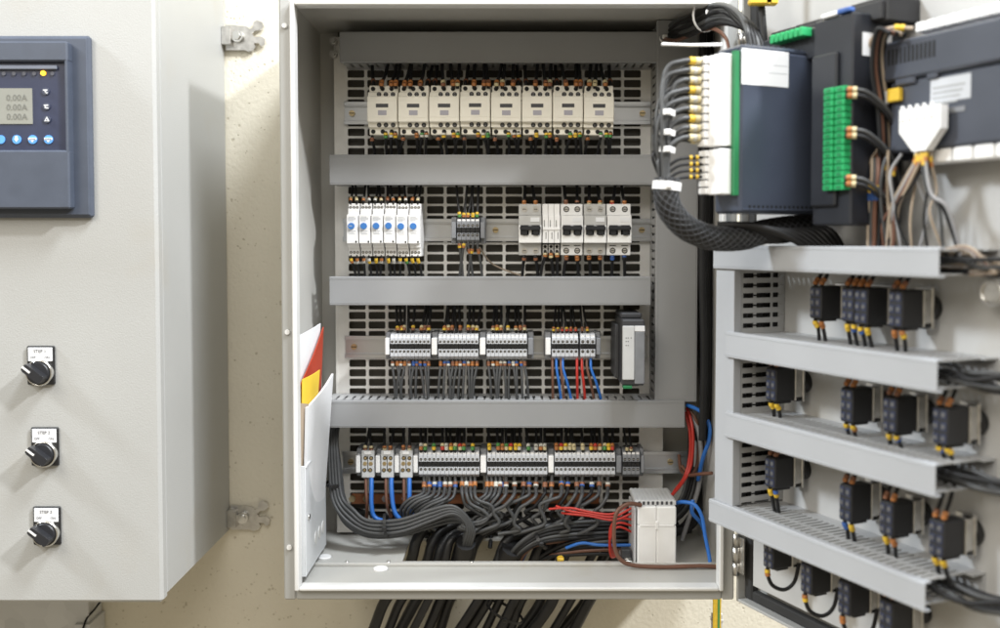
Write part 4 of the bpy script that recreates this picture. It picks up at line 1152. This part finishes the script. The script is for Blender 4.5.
for x0, x1 in ((0, 1.5), (W_ - 1.5, W_)):
    for i in range(nn + 1):
        zc = i * pt_ + 3
        b.box(x0, x1, -DN + 15.4, -.4, zc, min(zc + 6.4, L_ - .4))
        for (ya, yb_, hh) in ((-22, -19, 2.75), (-10, -.4, 2.75), (-48, -44, 1.9), (-DN + 15.4, -DN + 18, 2.75)):
            b.box(x0 + .1, x1 - .1, ya, yb_, zc - hh, zc + 6.4 + hh if zc + 6.4 + hh < L_ else L_ - .5)
b.build('slotted_trough', 'duct_edge', t)
for k in range(6):  # black fillers added behind the slots to darken them
    n_ = 12 + k * 11.5; uu = uv1 - 9 - (k % 2) * 3
    wire([D(uu, n_, vz0 + 4), D(uu, n_ + J(2), vz0 * .7 + vz1 * .3), D(uu, n_ + J(2), vz0 * .3 + vz1 * .7), D(uu, n_, vz1 - 4)], 6.4, 'wire_black', f'{nth(k)} added dark filler cable behind the slots of the upright door duct', 'dark filler cables inside the upright door duct', k=6, name='cable', cat='cable')
# dark bundles at the duct ends, run on inside to darken the slots
for k, (zz, ue) in enumerate(((dd1, uE), (dd2, uE), (dd3, uE), (dd4, du(930, DN)))):
    nm = ('topmost', 'second', 'third', 'lowest')[k]
    for j in range(7):
        zc = zz[0] + 6 + (j % 3) * 6; n_ = 14 + (j * 9) % 52
        P = [D(uB + 12, n_, zc), D((uB + ue) / 2, n_ + J(4), zc + J(2)), D(ue - 40, n_ + J(6), zc + J(3)), D(ue - 4, n_ + J(8), zc + J(3)), D(ue + 22, n_ - 4 + J(8), zc - 4 + J(4)), D(ue + 50, max(8, n_ - 18), zc - 2 + J(5)), D(ue + 90, 12, zc + J(8))]
        if k == 0 and j < 3:
            wire(P, 2.0, 'wire_tan', f'{nth(j)} tan wire curling out of the topmost door duct end', 'tan wires at the topmost door duct end', k=6)
        else:
            wire(P, 2.6, 'wire_black' if j % 2 else 'wire_grey', f'{nth(j)} dark cable in the open end of the {nm} door duct', f'dark cables in the {nm} door duct end', k=6, name='cable', cat='cable')

# contact blocks at the back of the door's switches
def make_block(h, w=18., dep=34.):
    """local: x along u, -y out of the door, z up; origin on the sheet"""
    t = thing('contact_block', '', 'contact block', (0, 0, 0), DRZ, 'black contact blocks on the open door')
    b = MB().box(-w / 2, w / 2, -52, -52 + dep, -h / 2, h / 2, 0, 1.5)
    b.box(-w / 2 + 1.5, w / 2 - 1.5, -52 + dep - 1, -12, -h / 2 - 2, h / 2 - 5, 0, 1.5)
    b.box(-w / 2 + 2, w / 2 - 2, -44, -26, -h / 2 - 3, -h / 2 + 1, 0, 1)
    b.build('body', 'black_matt', t)
    b = MB()
    for xs in (-w * .25, w * .25):
        for z in (h * .32, 0, -h * .32):
            b.box(xs - 3.4, xs + 3.4, -52.5, -51, z - h * .12, z + h * .12, 0, .4)
            b.cyl((xs, -53.2, z), 2.4, 1.2, 'y', 10, 1)
    b.build('terminal_face', ['panel_face', 'screw_dark'], t)
    b = MB().box(-w * .65, w * .65, -13, -9.5, -h * .55, h * .58, 0, .8).box(-w * .6, w * .6, -24, -21.5, -h * .5, h * .52, 0, .8).box(w * .5, w * .58, -24, -9.5, -h * .4, h * .5, 0, .3).cyl((0, -10, 0), 13, 9.6, 'y', 20, 1)
    b.build('collar', ['steel', 'black'], t)
    return t
proto = {}
rows = [  # px of the left edge, py top, py bottom
    ('A', [(810, 286, 318), (842, 287, 321), (855, 288, 324), (889, 290, 327)]),
    ('B', [(767, 367, 400), (842, 387, 421), (885, 396, 431), (935, 406, 443)]),
    ('C', [(767, 456, 486), (842, 483, 519), (883, 500, 533), (933, 518, 554)]),
    ('Dd', [(766, 541, 566), (804, 561, 591), (842, 578, 612), (884, 597, 634)])]
rn = {'A': 'top', 'B': 'second', 'C': 'third', 'Dd': 'lowest'}
for (rk, items) in rows:
    for i, (px, p0, p1) in enumerate(items):
        w_ = 18.
        u0 = du(px, 52); z1 = dz(p0, u0, 52); z0 = dz(p1, u0, 52); uc = u0 + w_ / 2
        key = rk + str(i)
        t = make_block(z1 - z0, w_)
        t.location = D(uc, 0, (z0 + z1) / 2) * MM
        t['label'] = f'black contact block on the open door, {nth(i)} from left in the {rn[rk]} row'
        zup = {'A': dd1, 'B': dd2, 'C': dd3, 'Dd': dd4}[rk][0]
        zdn = {'A': dd2, 'B': dd3, 'C': dd4, 'Dd': None}[rk]
        for j, s in enumerate((-5, 5)):
            side = 'left' if j == 0 else 'right'
            if rk != 'Dd' or i > 1:
                wire([D(uc + s, 46, z1 - 3), D(uc + s, 47, z1 + 4), D(uc + s + 2, 42, (z1 + zup) / 2 + 3), D(uc + s + 4, 36, zup + 12)], 2.2, 'wire_black', f'{side} wire above the {nth(i)} contact block in the {rn[rk]} door row', 'wires above the door contact blocks', [(5, 13, two(['orange', 'orange', 'brown_sleeve']))])
            if zdn:
                wire([D(uc + s, 46, z0 + 3), D(uc + s, 47, z0 - 5), D(uc + s + J(2), 44, (z0 + zdn[1]) / 2), D(uc + s + J(4), 40, zdn[1] - 10)], 2.2, 'wire_black', f'{side} wire below the {nth(i)} contact block in the {rn[rk]} door row', 'wires below the door contact blocks', [(6, 14, two(['yellow', 'yellow', 'orange', 'blue_sleeve']))])
            elif j == 0:
                wire([D(uc - 4, 48, z0 + 3), D(uc - 4, 49, z0 - 8), D(uc - 1, 44, z0 - 22), D(uc + 6, 32, z0 - 27), D(uc + 10, 20, z0 - 18), D(uc + 11, 14, z0 + 4)], 2.4, 'wire_black', f'looped black wire under the {nth(i)} contact block in the lowest door row', 'looped wires under the lowest contact blocks', [(6, 14, two(['yellow', 'orange']))], k=7)

# ------------------------------------------------------------------ controller, I/O module, operator panel back
u1 = 197.0
cz1, cz0 = dz(42, u1, 158), dz(213, u1, 158)
ct = thing('controller_unit', 'big dark blue-black controller with white side sticker on the open door', 'controller', D(u1 - 22, 0, cz0), DRZ)
def CL(m, o, uo):   # door coords -> local of a thing placed at D(uo,0,zo)
    zo = rel(o).z; m.v = [(x - uo, y, z - zo) for x, y, z in m.v]; return m
uo = u1 - 22
b = MB().box(u1 - 46, u1, -152, -20, cz0, cz1 - 6, 0, 3).box(u1 - 45, u1 - 2, -150, -24, cz1 - 7, cz1 - 1, 0, 2)
b.box(u1 - 6, u1 + .8, -148, -26, cz0 + 3, cz0 + 5, 0, .5)
for i in range(16):
    b.box(u1 - 40, u1 - 6, -140 + i * 7, -136.5 + i * 7, cz1 - 1.6, cz1 + .6, 0, .3)
CL(b, ct, uo).build('housing', 'controller', ct)
b = MB()
for i in range(18): b.box(u1 - .4, u1 + .5, -140 + i * 6, -137.5 + i * 6, cz0 + 6, cz0 + 8.5)
CL(b, ct, uo).build('vent_slots', 'hole', ct)
b = MB().box(u1 - .5, u1 + .5, -151, -88, dz(84, u1, 150), dz(48, u1, 150)).box(u1, u1 + .7, -149, -90, dz(70.6, u1, 150), dz(70.2, u1, 150), 1).box(u1, u1 + .7, -149, -90, dz(62.6, u1, 150), dz(62.2, u1, 150), 1)
CL(b, ct, uo).build('sticker', ['white_paper', 'ink_grey'], ct)
b = MB().box(u1 - 8, u1 - 2, -158, -152, dz(195, u1, 158), dz(50, u1, 158)); CL(b, ct, uo).build('circuit_board', 'pcb_green', ct)
b = MB()
tzA, tzB, tzC, tzD = dz(52, u1, 165), dz(145, u1, 165), dz(148, u1, 165), dz(194, u1, 165)
b.box(u1 - 30, u1 - 8.2, -172, -150, tzB, tzA, 0, 1); b.box(u1 - 30, u1 - 8.2, -172, -150, tzD, tzC, 0, 1)
for i in range(11): b.box(u1 - 42, u1 - 29, -178, -152, tzB + (tzA - tzB) * i / 11 + 1, tzB + (tzA - tzB) * (i + 1) / 11 - .6, 0, .6)
for i in range(6): b.box(u1 - 42, u1 - 29, -176, -152, tzD + (tzC - tzD) * i / 6 + 1, tzD + (tzC - tzD) * (i + 1) / 6 - .6, 0, .6)
CL(b, ct, uo).build('terminal_strip', 'white_plastic', ct)
# wires from the strip into the braided hose
hose_top = D(150, 214, dz(186, 150, 214))
for i in range(9):
    zz = tzA - (i + .5) * (tzA - tzB) / 9.5
    wire([D(u1 - 36, 176, zz), D(u1 - 37, 186, zz), D(u1 - 40, 200, zz - 1), D(u1 - 46 + J(3), 214 + J(7), zz - 12), D(u1 - 46 + J(4), 218 + J(8), (zz * .5 + hose_top.z * .5)), D(u1 - 46 + J(4), 214 + J(6), hose_top.z - 4)], 3.0, 'wire_grey', f'{nth(i)} wire from top leaving the white terminal strip of the controller', 'wires from the controller terminal strip', [(3, 16, ('ferrule_cream', 'white_sleeve', 'ferrule_cream') if i % 3 else ('ferrule_cream', 'yellow'))], k=6)
for i in range(9):
    zz = tzA - 6 - (i + .5) * (tzA - tzB) / 9.5
    wire([D(u1 - 40, 174, zz), D(u1 - 42, 186, zz + 2), D(u1 - 44 + J(3), 200 + J(4), zz + J(4)), D(u1 - 50 + J(4), 216 + J(9), zz - 16 + J(5)), D(u1 - 48 + J(5), 222 + J(8), zz * .55 + hose_top.z * .45), D(u1 - 47 + J(4), 215 + J(6), hose_top.z - 4)], 1.7, 'wire_black' if i % 2 else 'wire_grey', f'{nth(i)} thin wire from top in the rear row behind the controller strip wires', 'thin rear wires from the controller terminal strip', [(3, 13, ('white_sleeve', 'ferrule_cream'))], k=6)
for i in range(4):
    zz = tzC - 8 - i * 7
    wire([D(u1 - 36, 174, zz), D(u1 - 38, 184, zz), D(u1 - 44, 200, zz - 2), D(u1 - 48, 212, zz - 10)], 1.8, 'wire_black', f'{nth(i)} short wire with yellow sleeve below the controller strip', 'short yellow sleeved wires at the controller', [(6, 16, ('yellow', 'black', 'yellow'))])
uh = u1 - 46
HOSE = [hose_top + Vector((0, 0, 8)), D(uh, 215, dz(198, uh, 215)), D(uh + 2, 208, dz(214, uh, 208)), D(uh + 6, 190, dz(229, uh, 190)), D(uh + 10, 160, dz(238, uh, 160)), D(uh + 14, 125, dz(238, uh, 125)), D(uh + 16, 95, dz(232, uh, 95)), D(uh + 18, 60, dz(228, uh, 60)), D(uh + 22, 22, dz(226, uh, 30))]
hose = tag(wrap('braided_hose', 'thick black braided cable hose curving under the big controller', HOSE, 13.5, 'black', n=16), 'thick black braided cable hose curving under the big controller', 'cable hose')
tie('white cable tie at the mouth of the braided hose', hose_top, 14.5, (0.1, 0, 1), 'white_plastic', 9)
for k, (py) in enumerate((113, 133, 150)):
    tie(f'{nth(k)} white cable tie from top on the wires left of the controller', D(uh, 215, dz(py, uh, 215)), 8, (0.1, 0, 1), 'white_plastic', 6)
b = MB().tube([D(u1 - 26, 158, cz1 + 2), D(u1 - 40, 190, cz1 + 1), D(u1 - 46, 222, cz1 + .5)], 1.6, 6)
o0 = D(u1 - 26, 158, cz1 + 2)
b.v = [tuple(Vector(v) - o0) for v in b.v]
tag(b.build('cable_tie_tail', 'white_plastic', None, o0), 'thin pale strip sticking out left above the controller', 'cable tie', 'cable ties')
def braid_strands(parent, pts, r):
    P = spline(pts, 14); o0 = Vector(parent.location) / MM
    t0 = (P[1] - P[0]).normalized(); nx = t0.orthogonal().normalized(); fr = []
    L = 0.
    for i, p in enumerate(P):
        t = (P[min(i + 1, len(P) - 1)] - P[max(i - 1, 0)]).normalized()
        nx = (nx - t * nx.dot(t)).normalized(); ny = t.cross(nx)
        if i: L += (p - P[i - 1]).length
        fr.append((p - o0, nx.copy(), ny, L))
    m = MB(); n = 11
    for sg in (-1, 1):
        for k in range(n):
            q = []
            for i in range(len(fr) - 1):
                for f in (0, .5):
                    p = fr[i][0].lerp(fr[i + 1][0], f); a_ = fr[i][1].lerp(fr[i + 1][1], f).normalized(); b_ = fr[i][2].lerp(fr[i + 1][2], f).normalized()
                    l = fr[i][3] * (1 - f) + fr[i + 1][3] * f
                    an = 2 * math.pi * k / n + sg * l / 15.
                    q.append(p + (a_ * math.cos(an) + b_ * math.sin(an)) * (r + .1))
            m.tube(q, .55, 4)
    m.build('braid', 'braid_strand', parent)
braid_strands(hose, HOSE, 13.5)
# loose black loom at the foot of the controller
for k in range(8):
    wire([D(uh + 4 + k, 150 - k * 4, dz(225 + k * 2, uh, 150)), D(uh + 30, 120 - k * 6, dz(226 + k * 2, uh + 30, 120)), D(uh + 48, 90 - k * 8, dz(236 - k, uh + 48, 90)), D(uh + 62 + k * 2, 60 - k * 4, dd1[1] - 6)], 4.5, 'wire_black', f'{nth(k)} black cable of the loom under the controller', 'black cables under the controller', k=6, name='cable', cat='cable')
# I/O module
ua, ub = 222.0, 280.0
iz1, iz0 = dz(9, 280, 75), dz(225, 280, 75)
io = thing('io_module', 'black module with green terminal column right of the big controller', 'module', D(ub, 0, iz0), DRZ)
b = MB().box(ua, ub, -75, -3, iz0, iz1 - 2, 0, 2).box(ua + 2, ub - 18, -80, -70, iz0 + 20, iz1 - 40, 0, 2)
b.box(120, ua - 2, -62, -3, dz(60, 200, 62), dz(28, 200, 62) , 0, 2)
CL(b, io, ub).build('housing', 'controller_dark', io)
gz1, gz0 = dz(85, ub, 80), dz(190, ub, 80)
b = MB(); g0, g1 = ub - 30, ub - 1
for i in range(16):
    za, zb_ = gz0 + (gz1 - gz0) * i / 16, gz0 + (gz1 - gz0) * (i + 1) / 16
    for q in range(2):
        xa = g0 + q * (g1 - g0) / 2
        b.box(xa + .4, xa + (g1 - g0) / 2 - .4, -86 + q * 2, -72, za + .4, zb_ - .4, 0, .6)
        b.box(xa + 4, xa + (g1 - g0) / 2 - 4, -86.5 + q * 2, -84, za + 2, zb_ - 2, 1)
CL(b, io, ub).build('green_terminals', ['terminal_green', 'pcb_green'], io)
b = MB().box(ub - .5, ub + .6, -62, -22, dz(57, ub, 40), dz(34, ub, 40)); CL(b, io, ub).build('sticker', 'white_paper', io)
b = MB().box(ub - 20, ub - 2, -79, -70, iz1 - 1.8, iz1 + 3, 0, 1); CL(b, io, ub).build('blue_cap', 'blue_sleeve', io)
b = MB().box(ub - 44, ub - 22, -78, -64, iz1 - 1.9, iz1 + 2.5, 0, 1); CL(b, io, ub).build('white_cap', 'white_plastic', io)
b = MB()
for i in range(7): b.box(150 + i * 8, 156 + i * 8, -76, -60, dz(40, 180, 70), dz(31, 180, 70), 0, 1)
CL(b, io, ub).build('green_plugs', 'terminal_green', io)
# stepped dark blocks up the door behind the module
for k, (pa, pb_, p0, p1) in enumerate(((768, 792, 26, 46), (792, 818, 18, 44), (818, 846, 8, 44), (846, 885, -6, 30))):
    n_ = 46; a, e = du(pa, n_), du(pb_, n_)
    t = thing('pushbutton_back', f'{nth(k)} from left of the stepped black blocks above the controller', 'contact block', D((a + e) / 2, 0, dz(p1, a, n_)), DRZ, 'stepped black blocks above the controller')
    zb_, zt_ = dz(p1, a, n_), dz(p0, e, n_)
    b = MB().box(a, e - 1.5, -n_, 0, zb_, zt_, 0, 1.5).box(a + 2, e - 5, -n_ - 5, -n_ + 2, zb_ + 2, zt_ - 5, 0, 1)
    CL(b, t, (a + e) / 2).build('body', 'black_matt', t)
    b = MB().box(a + 3, a + 8, -n_ + 4, -n_ + 12, zt_ - .4, zt_ + 1.2, 0, .4).box(e - 10, e - 5, -n_ + 4, -n_ + 12, zt_ - .4, zt_ + 1.2, 0, .4)
    CL(b, t, (a + e) / 2).build('terminal_screws', 'steel', t)
for k, py in enumerate((90, 130, 178)):
    for j in range(2):
        z_ = dz(py, ub, 80) - j * 6
        wire([D(ub - 4, 80, z_), D(ub + 3, 80, z_), D(ub + 14, 66, z_ - 4), D(ub + 19, 40, z_ - 26), D(ub + 20, 26, z_ - 60)], 2.4, 'wire_black' if j else 'wire_grey', f'{"upper" if j == 0 else "lower"} wire of the {nth(k)} pair leaving the green terminals', 'wires from the green terminal column', [(5, 14, ('orange', 'ferrule_cream'))], k=6)
for k in range(5):
    n_ = 24 + k * 5
    wire([D(ub + 40, n_ + 20, dz(35, 320, 40)), D(ub + 22 + k, n_ + 24, dz(34, 300, 40)), D(ub + 12 + k, n_ + 20, dz(55 + k * 4, 290, 40)), D(ub + 10 + k, n_ + 8, dz(120, 290, 40)), D(ub + 6 + k, n_, dz(190, 290, 40)), D(ub + 4 + k, n_, dd1[1] - 6)], 2.4, ['wire_black', 'wire_tan', 'wire_black', 'wire_brown', 'wire_black'][k], f'{nth(k)} wire running down between the green terminals and the operator panel', 'wires between module and operator panel', k=6)
wrap('cable_sleeve', 'black braided sleeve beside the green terminals on the door', [D(ub + 10, 30, dz(150, ub, 30)), D(ub + 8, 32, dz(190, ub, 30)), D(ub, 34, dz(225, ub, 30)), D(ub - 8, 34, dd1[1] - 4)], 7, 'braid')
# operator panel seen from behind
hn = 40.0
pu0 = du(880, hn); pu1 = pu0 + 205
hz1, hz0 = dz(45, pu0, hn), dz(154, pu0, hn)
hp = thing('operator_panel', 'back of a dark operator panel with connectors on the open door', 'operator panel', D(pu0, 0, hz0), DRZ)
zs = hz0 + (hz1 - hz0) * .645
b = MB().box(pu0 + 10, pu1, -hn, 0, hz0, zs, 0, 2.5).box(pu0 + 4, pu1, -hn - 5, 0, zs, hz1, 0, 2.5)
b.box(pu0 + 20, pu0 + 46, -hn - 4, -hn, zs - 6, zs + 2, 0, 1.5).box(pu0 + 60, pu0 + 74, -hn - 4, -hn, zs - 5, zs + 2, 0, 1.5)
b.box(pu0, pu1 + 6, -14, 0, hz0 - 6, hz1 + 6, 0, 1.5)
CL(b, hp, pu0).build('housing', 'panel_back', hp)
b = MB()
for i in range(12): b.box(pu0 + 12 + i * 5.2, pu0 + 14.6 + i * 5.2, -hn - 5.5, -hn - 4, zs + 16, hz1 - 8)
CL(b, hp, pu0).build('vent_slots', 'hole', hp)
ls0, ls1 = du(928, hn), du(968, hn)
b = MB().box(ls0, ls1, -hn - .6, -hn + .5, dz(104, ls0, hn), zs - 5, 0)
for i in range(4): b.box(ls0 + 3, ls1 - 6 - i * 3, -hn - .9, -hn, zs - 15 - i * 5, zs - 13 - i * 5, 1)
b.box(ls0 + 14, ls1 - 6, -hn - .9, -hn, zs - 40, zs - 35, 2)
CL(b, hp, pu0).build('sticker', ['label_paper', 'mid_grey', 'terminal_dark'], hp)
ys0, ys1 = du(889, hn), du(901, hn)
b = MB().box(ys0, ys1, -hn - 7, -hn, dz(103, ys0, hn), dz(90, ys0, hn), 0, 1); CL(b, hp, pu0).build('yellow_plug', 'yellow', hp)
b = MB().box(ys0 - 8, ys0 - 1, -hn - 4, -hn, dz(104, ys0, hn), dz(91, ys0, hn), 0, 1); CL(b, hp, pu0).build('grey_socket', 'light_grey', hp)
cs0, cs1 = du(897, 56), du(938, 56)
b = MB()
t0z, t1z = dz(110, cs0, 56), dz(133, cs0, 56); t2z = dz(153, cs0, 56)
mu = (cs0 + cs1) / 2
b.prism([(cs0, t0z), (cs1, t0z), (cs1, t1z), (mu + 8, t2z), (mu - 8, t2z), (cs0, t1z)], -56, -hn - 6)
for i in range(5): b.box(cs0 + 3 + i * (cs1 - cs0 - 6) / 5, cs0 + 6 + i * (cs1 - cs0 - 6) / 5, -58, -54, t0z - 12, t0z + 3, 0, .8)
CL(b, hp, pu0).build('serial_connector', 'white_plastic', hp)
b = MB()
for i in range(6): b.box(pu0 + 40 + i * 24, pu0 + 62 + i * 24, -hn + 2, -hn + 26, hz0 - 14, hz0 - .4, 0, 1.5)
CL(b, hp, pu0).build('terminal_strip', 'white_plastic', hp)
b = MB()
for i in range(9): b.box(pu0 + 36 + i * 13, pu0 + 46 + i * 13, -34, -14, hz1 + 6.2, hz1 + 16, 0, 1)
CL(b, hp, pu0).build('terminal_strip', 'white_plastic', hp)
b = MB().box(pu1 - 40, pu1 - 20, -hn - 4, -hn, dz(153, 400, hn), dz(140, 400, hn), 0, 1)
# wires below the serial connector
for k in range(7):
    m = ['wire_tan', 'wire_lightgrey', 'wire_brown', 'wire_tan', 'wire_grey', 'wire_black', 'wire_lightgrey'][k]
    left = k < 4
    e = (885 + k * 3) if left else (925 + k * 5)
    ue_ = du(e, 44)
    wire([D(mu - 6 + k * 2, 50, t2z + 3), D(mu - 7 + k * 2, 52, t2z - 8), D((mu * .6 + ue_ * .4), 54, t2z - 30 - k * 2), D(ue_ * .8 + mu * .2, 48, (t2z + dd1[1]) / 2 - 8), D(ue_ + J(4), 40 + J(6), dd1[1] + 2), D(ue_ + J(6), 38, dd1[1] - 8)], 1.9, m, f'{nth(k)} wire fanning down from the white serial connector', 'wires below the white serial connector', [(5 + k % 3 * 2, 14 + k % 3 * 2, ('yellow', 'yellow' if k % 2 else 'orange'))], k=6)
for k in range(8):
    ue_ = du(874 + k * 4 + J(3), 40); ut = pu0 - 10 + k * 5
    wire([D(ut, 30 + k % 3 * 8, dz(150, 290, 40) + J(6)), D(ut + J(5), 46 + J(6), dz(168, 290, 40) + J(6)), D((ut + ue_) / 2 + J(8), 46 + J(8), dz(195, 290, 40) + J(8)), D(ue_ + J(4), 44, dd1[1] + 8), D(ue_ + J(8), 40, dd1[1] - 8)], 1.7, ['wire_black', 'wire_tan', 'wire_brown', 'wire_black', 'wire_grey', 'wire_tan', 'wire_black', 'wire_lightgrey'][k], f'{nth(k)} thin wire of the tangle below left of the operator panel', 'thin tangled wires under the operator panel', [(10 + k * 2, 20 + k * 2, ('orange', 'yellow'))] if k % 3 == 0 else (), k=6)
for k in range(7):
    ue_ = du(890 + k * 8 + J(4), 40)
    wire([D(mu - 5 + k * 1.6, 44, t2z + 2), D(mu - 6 + k * 2, 46, t2z - 12 + J(3)), D(mu * .5 + ue_ * .5 + J(8), 46 + J(8), t2z - 34 + J(6)), D(ue_ + J(10), 44 + J(8), (t2z + dd1[1]) / 2 - 14 + J(6)), D(ue_ + J(6), 40, dd1[1] - 7)], 1.4, ['wire_brown', 'wire_black', 'wire_tan', 'wire_black', 'wire_lightgrey', 'wire_black', 'wire_tan'][k], f'{nth(k)} thinner strand mixed into the fan below the white serial connector', 'thinner strands below the white serial connector', [(8 + k % 3 * 3, 18 + k % 3 * 3, ('yellow', 'orange'))] if k % 2 == 0 else (), k=6)
for k in range(4):
    wire([D(du(930, 50), 40, dd1[1] - 4), D(uE + 4, 52, dd1[1] + 2 - k), D(uE + 22, 50, dd1[1] - 10 - k * 2), D(uE + 24 + k * 3, 46, dd1[0] + 4), D(uE + 6, 48, dd1[0] + 2 + k)], 1.8, ['wire_tan', 'wire_brown', 'wire_lightgrey', 'wire_tan'][k], f'{nth(k)} thin looped wire spilling over the right end of the topmost door duct', 'thin looped wires at the topmost door duct end', k=6)
for k in range(3):
    wire([D(pu0 - 4 + k * 4, 48, dz(158, 290, 48)), D(pu0 - 2 + k * 4, 50, dz(180, 290, 50)), D(pu0 - 8 + k * 4, 48, dz(210, 290, 48)), D(pu0 - 12 + k * 4, 44, dd1[1] - 6)], 2.6, ['wire_tan', 'wire_grey', 'wire_brown'][k], f'{nth(k)} wire with yellow and blue sleeves above the topmost door duct', 'yellow and blue sleeved wires on the door', [(28, 44, ('yellow', 'blue_sleeve'))], k=6)
wire([D(pu0 + 30, 30, hz1 + 12), D(pu0 + 10, 44, hz1 + 14), D(pu0 - 6, 52, hz1 + 2), D(pu0 - 12, 44, hz1 - 20)], 2.6, 'wire_tan', 'tan wire with yellow sleeve arching over the top left of the operator panel', None, [(8, 18, ('yellow', 'yellow'))], k=6)
bt = MB()
kb = tag(MB().cyl((0, 0, 0), 9, 12, 'y', 16).ring((0, 2, 0), 9, 13, 4).build('latch_knob', ['steel'], None, D(du(995, 20), 24, dz(292, 398, 20)), DRZ), 'round metal latch knob at the right edge of the open door panel', 'latch')

# cable loom over the door's top hinge, from cabinet to door
for k in range(12):
    o = k % 4; q = k // 4
    a = [at(664 + o * 3, 60 + o * 3, 1545), at(667 + q * 4, 30 + o * 4, 1500 - q * 10), at(690, 16 + o * 5 + q * 2, 1400 - q * 8), at(716 + q * 2, 5 + o * 6, 1290 - q * 6), at(737 + o * 3, 12 + o * 3 + q * 4, 1225), at(748 + o * 4, 34 + o * 2, 1195), at(752 + o * 5, 70, 1180)]
    wire(a, 3.6, 'wire_black' if k % 5 else 'wire_grey', f'{nth(k)} black cable of the loom bridging cabinet and door at the top', 'black cables of the top loom', k=7, n=8, name='cable', cat='cable')
for k in range(2):
    wire([at(664, 38 + k, 1480), at(676, 40 + k, 1430), at(695, 33 + k, 1370), at(712, 28 + k, 1310), at(726, 38 + k, 1250), at(730, 60, 1230)], 2.0, 'wire_brown', f'{"upper" if k == 0 else "lower"} brown wire hanging below the top loom', 'brown wires below the top loom', k=6)
tie('white cable tie round the top loom between cabinet and door', at(705, 16, 1335), 20, (1, -1.6, -.1), 'white_plastic', 3)
tie('pale cable tie where the top loom enters the cabinet', at(664, 38, 1485), 7, (.3, -1, .4), 'white_plastic', 3)
wrap('cable_sleeve', 'black cable sleeve rising beside the top loom on the door', [at(764, 44, 1200), at(762, 20, 1200), at(760, -6, 1200), at(758, -40, 1200)], 5, 'black', cat='cable sleeve')
b = MB().box(-17, 17, -6, 6, -4, 4, 0, 2).cyl((6, -6, 0), 3, 12, 'y', 10)
tag(b.build('cable_marker_tag', 'yellow', None, at(763, 2, 1190)), 'yellow plastic tag at the upper edge above the controller', 'tag')

# ------------------------------------------------------------------ camera, light, world
cam = bpy.data.cameras.new('camera'); co = bpy.data.objects.new('camera', cam); COL.objects.link(co)
co.location = (0, 0, 0); co.rotation_euler = (math.pi / 2 - PITCH, 0, 0)
cam.sensor_fit = 'HORIZONTAL'; cam.sensor_width = 36; cam.lens = 36
cam.shift_x = -.015; cam.shift_y = -.034
cam.clip_start = .02; cam.clip_end = 60
cam.dof.use_dof = True; cam.dof.focus_distance = 1.39; cam.dof.aperture_fstop = 2.9
scn.camera = co
def lamp(name, loc, target, power, size, col, kind='AREA', size_y=None):
    l = bpy.data.lights.new(name, kind); o = bpy.data.objects.new(name, l); COL.objects.link(o)
    o.location = Vector(loc); d = Vector(target) - Vector(loc)
    o.rotation_euler = d.to_track_quat('-Z', 'Y').to_euler()
    l.energy = power; l.color = col
    l.shape = 'DISK' if size_y is None else 'RECTANGLE'; l.size = size
    if size_y: l.size_y = size_y
    return o
tgt = Vector((-.45, 1.3, -.1))
kd = Vector((4, -2.3, 3.25)).normalized()
lamp('key_lamp', tgt + kd * 5.0, tgt, 215, .30, (.98, .99, 1.))
tg2 = Vector((.4, 1.15, -.2))
lamp('left_lamp', (-3.0, .78, 2.1), tg2, 120, .55, (.86, .93, 1.))
lamp('front_fill', (.0, -.5, 1.45), (0, 1.5, -.1), 18, 1.5, (1., .985, .96))  # added soft fill above the camera to brighten the interior, no real fitting
lamp('overhead_lamp', (.75, .42, 2.0), (0, 1.4, -.2), 68, .6, (.90, .95, 1.))
lamp('side_fill', (-1.75, -.85, 1.55), (.4, 1.15, -.15), 44, 1.5, (1., .95, .86))  # added warm fill that lifts the shaded door panel
wd = bpy.data.worlds.new('World'); scn.world = wd; wd.use_nodes = True
bg = wd.node_tree.nodes['Background']; bg.inputs[0].default_value = (1., .875, .66, 1); bg.inputs[1].default_value = .42
scn.view_settings.view_transform = 'Standard'; scn.view_settings.look = 'None'; scn.view_settings.exposure = 0; scn.view_settings.gamma = 1
scn.render.engine = 'CYCLES'
scn.cycles.use_denoising = True
scn.cycles.max_bounces = 6
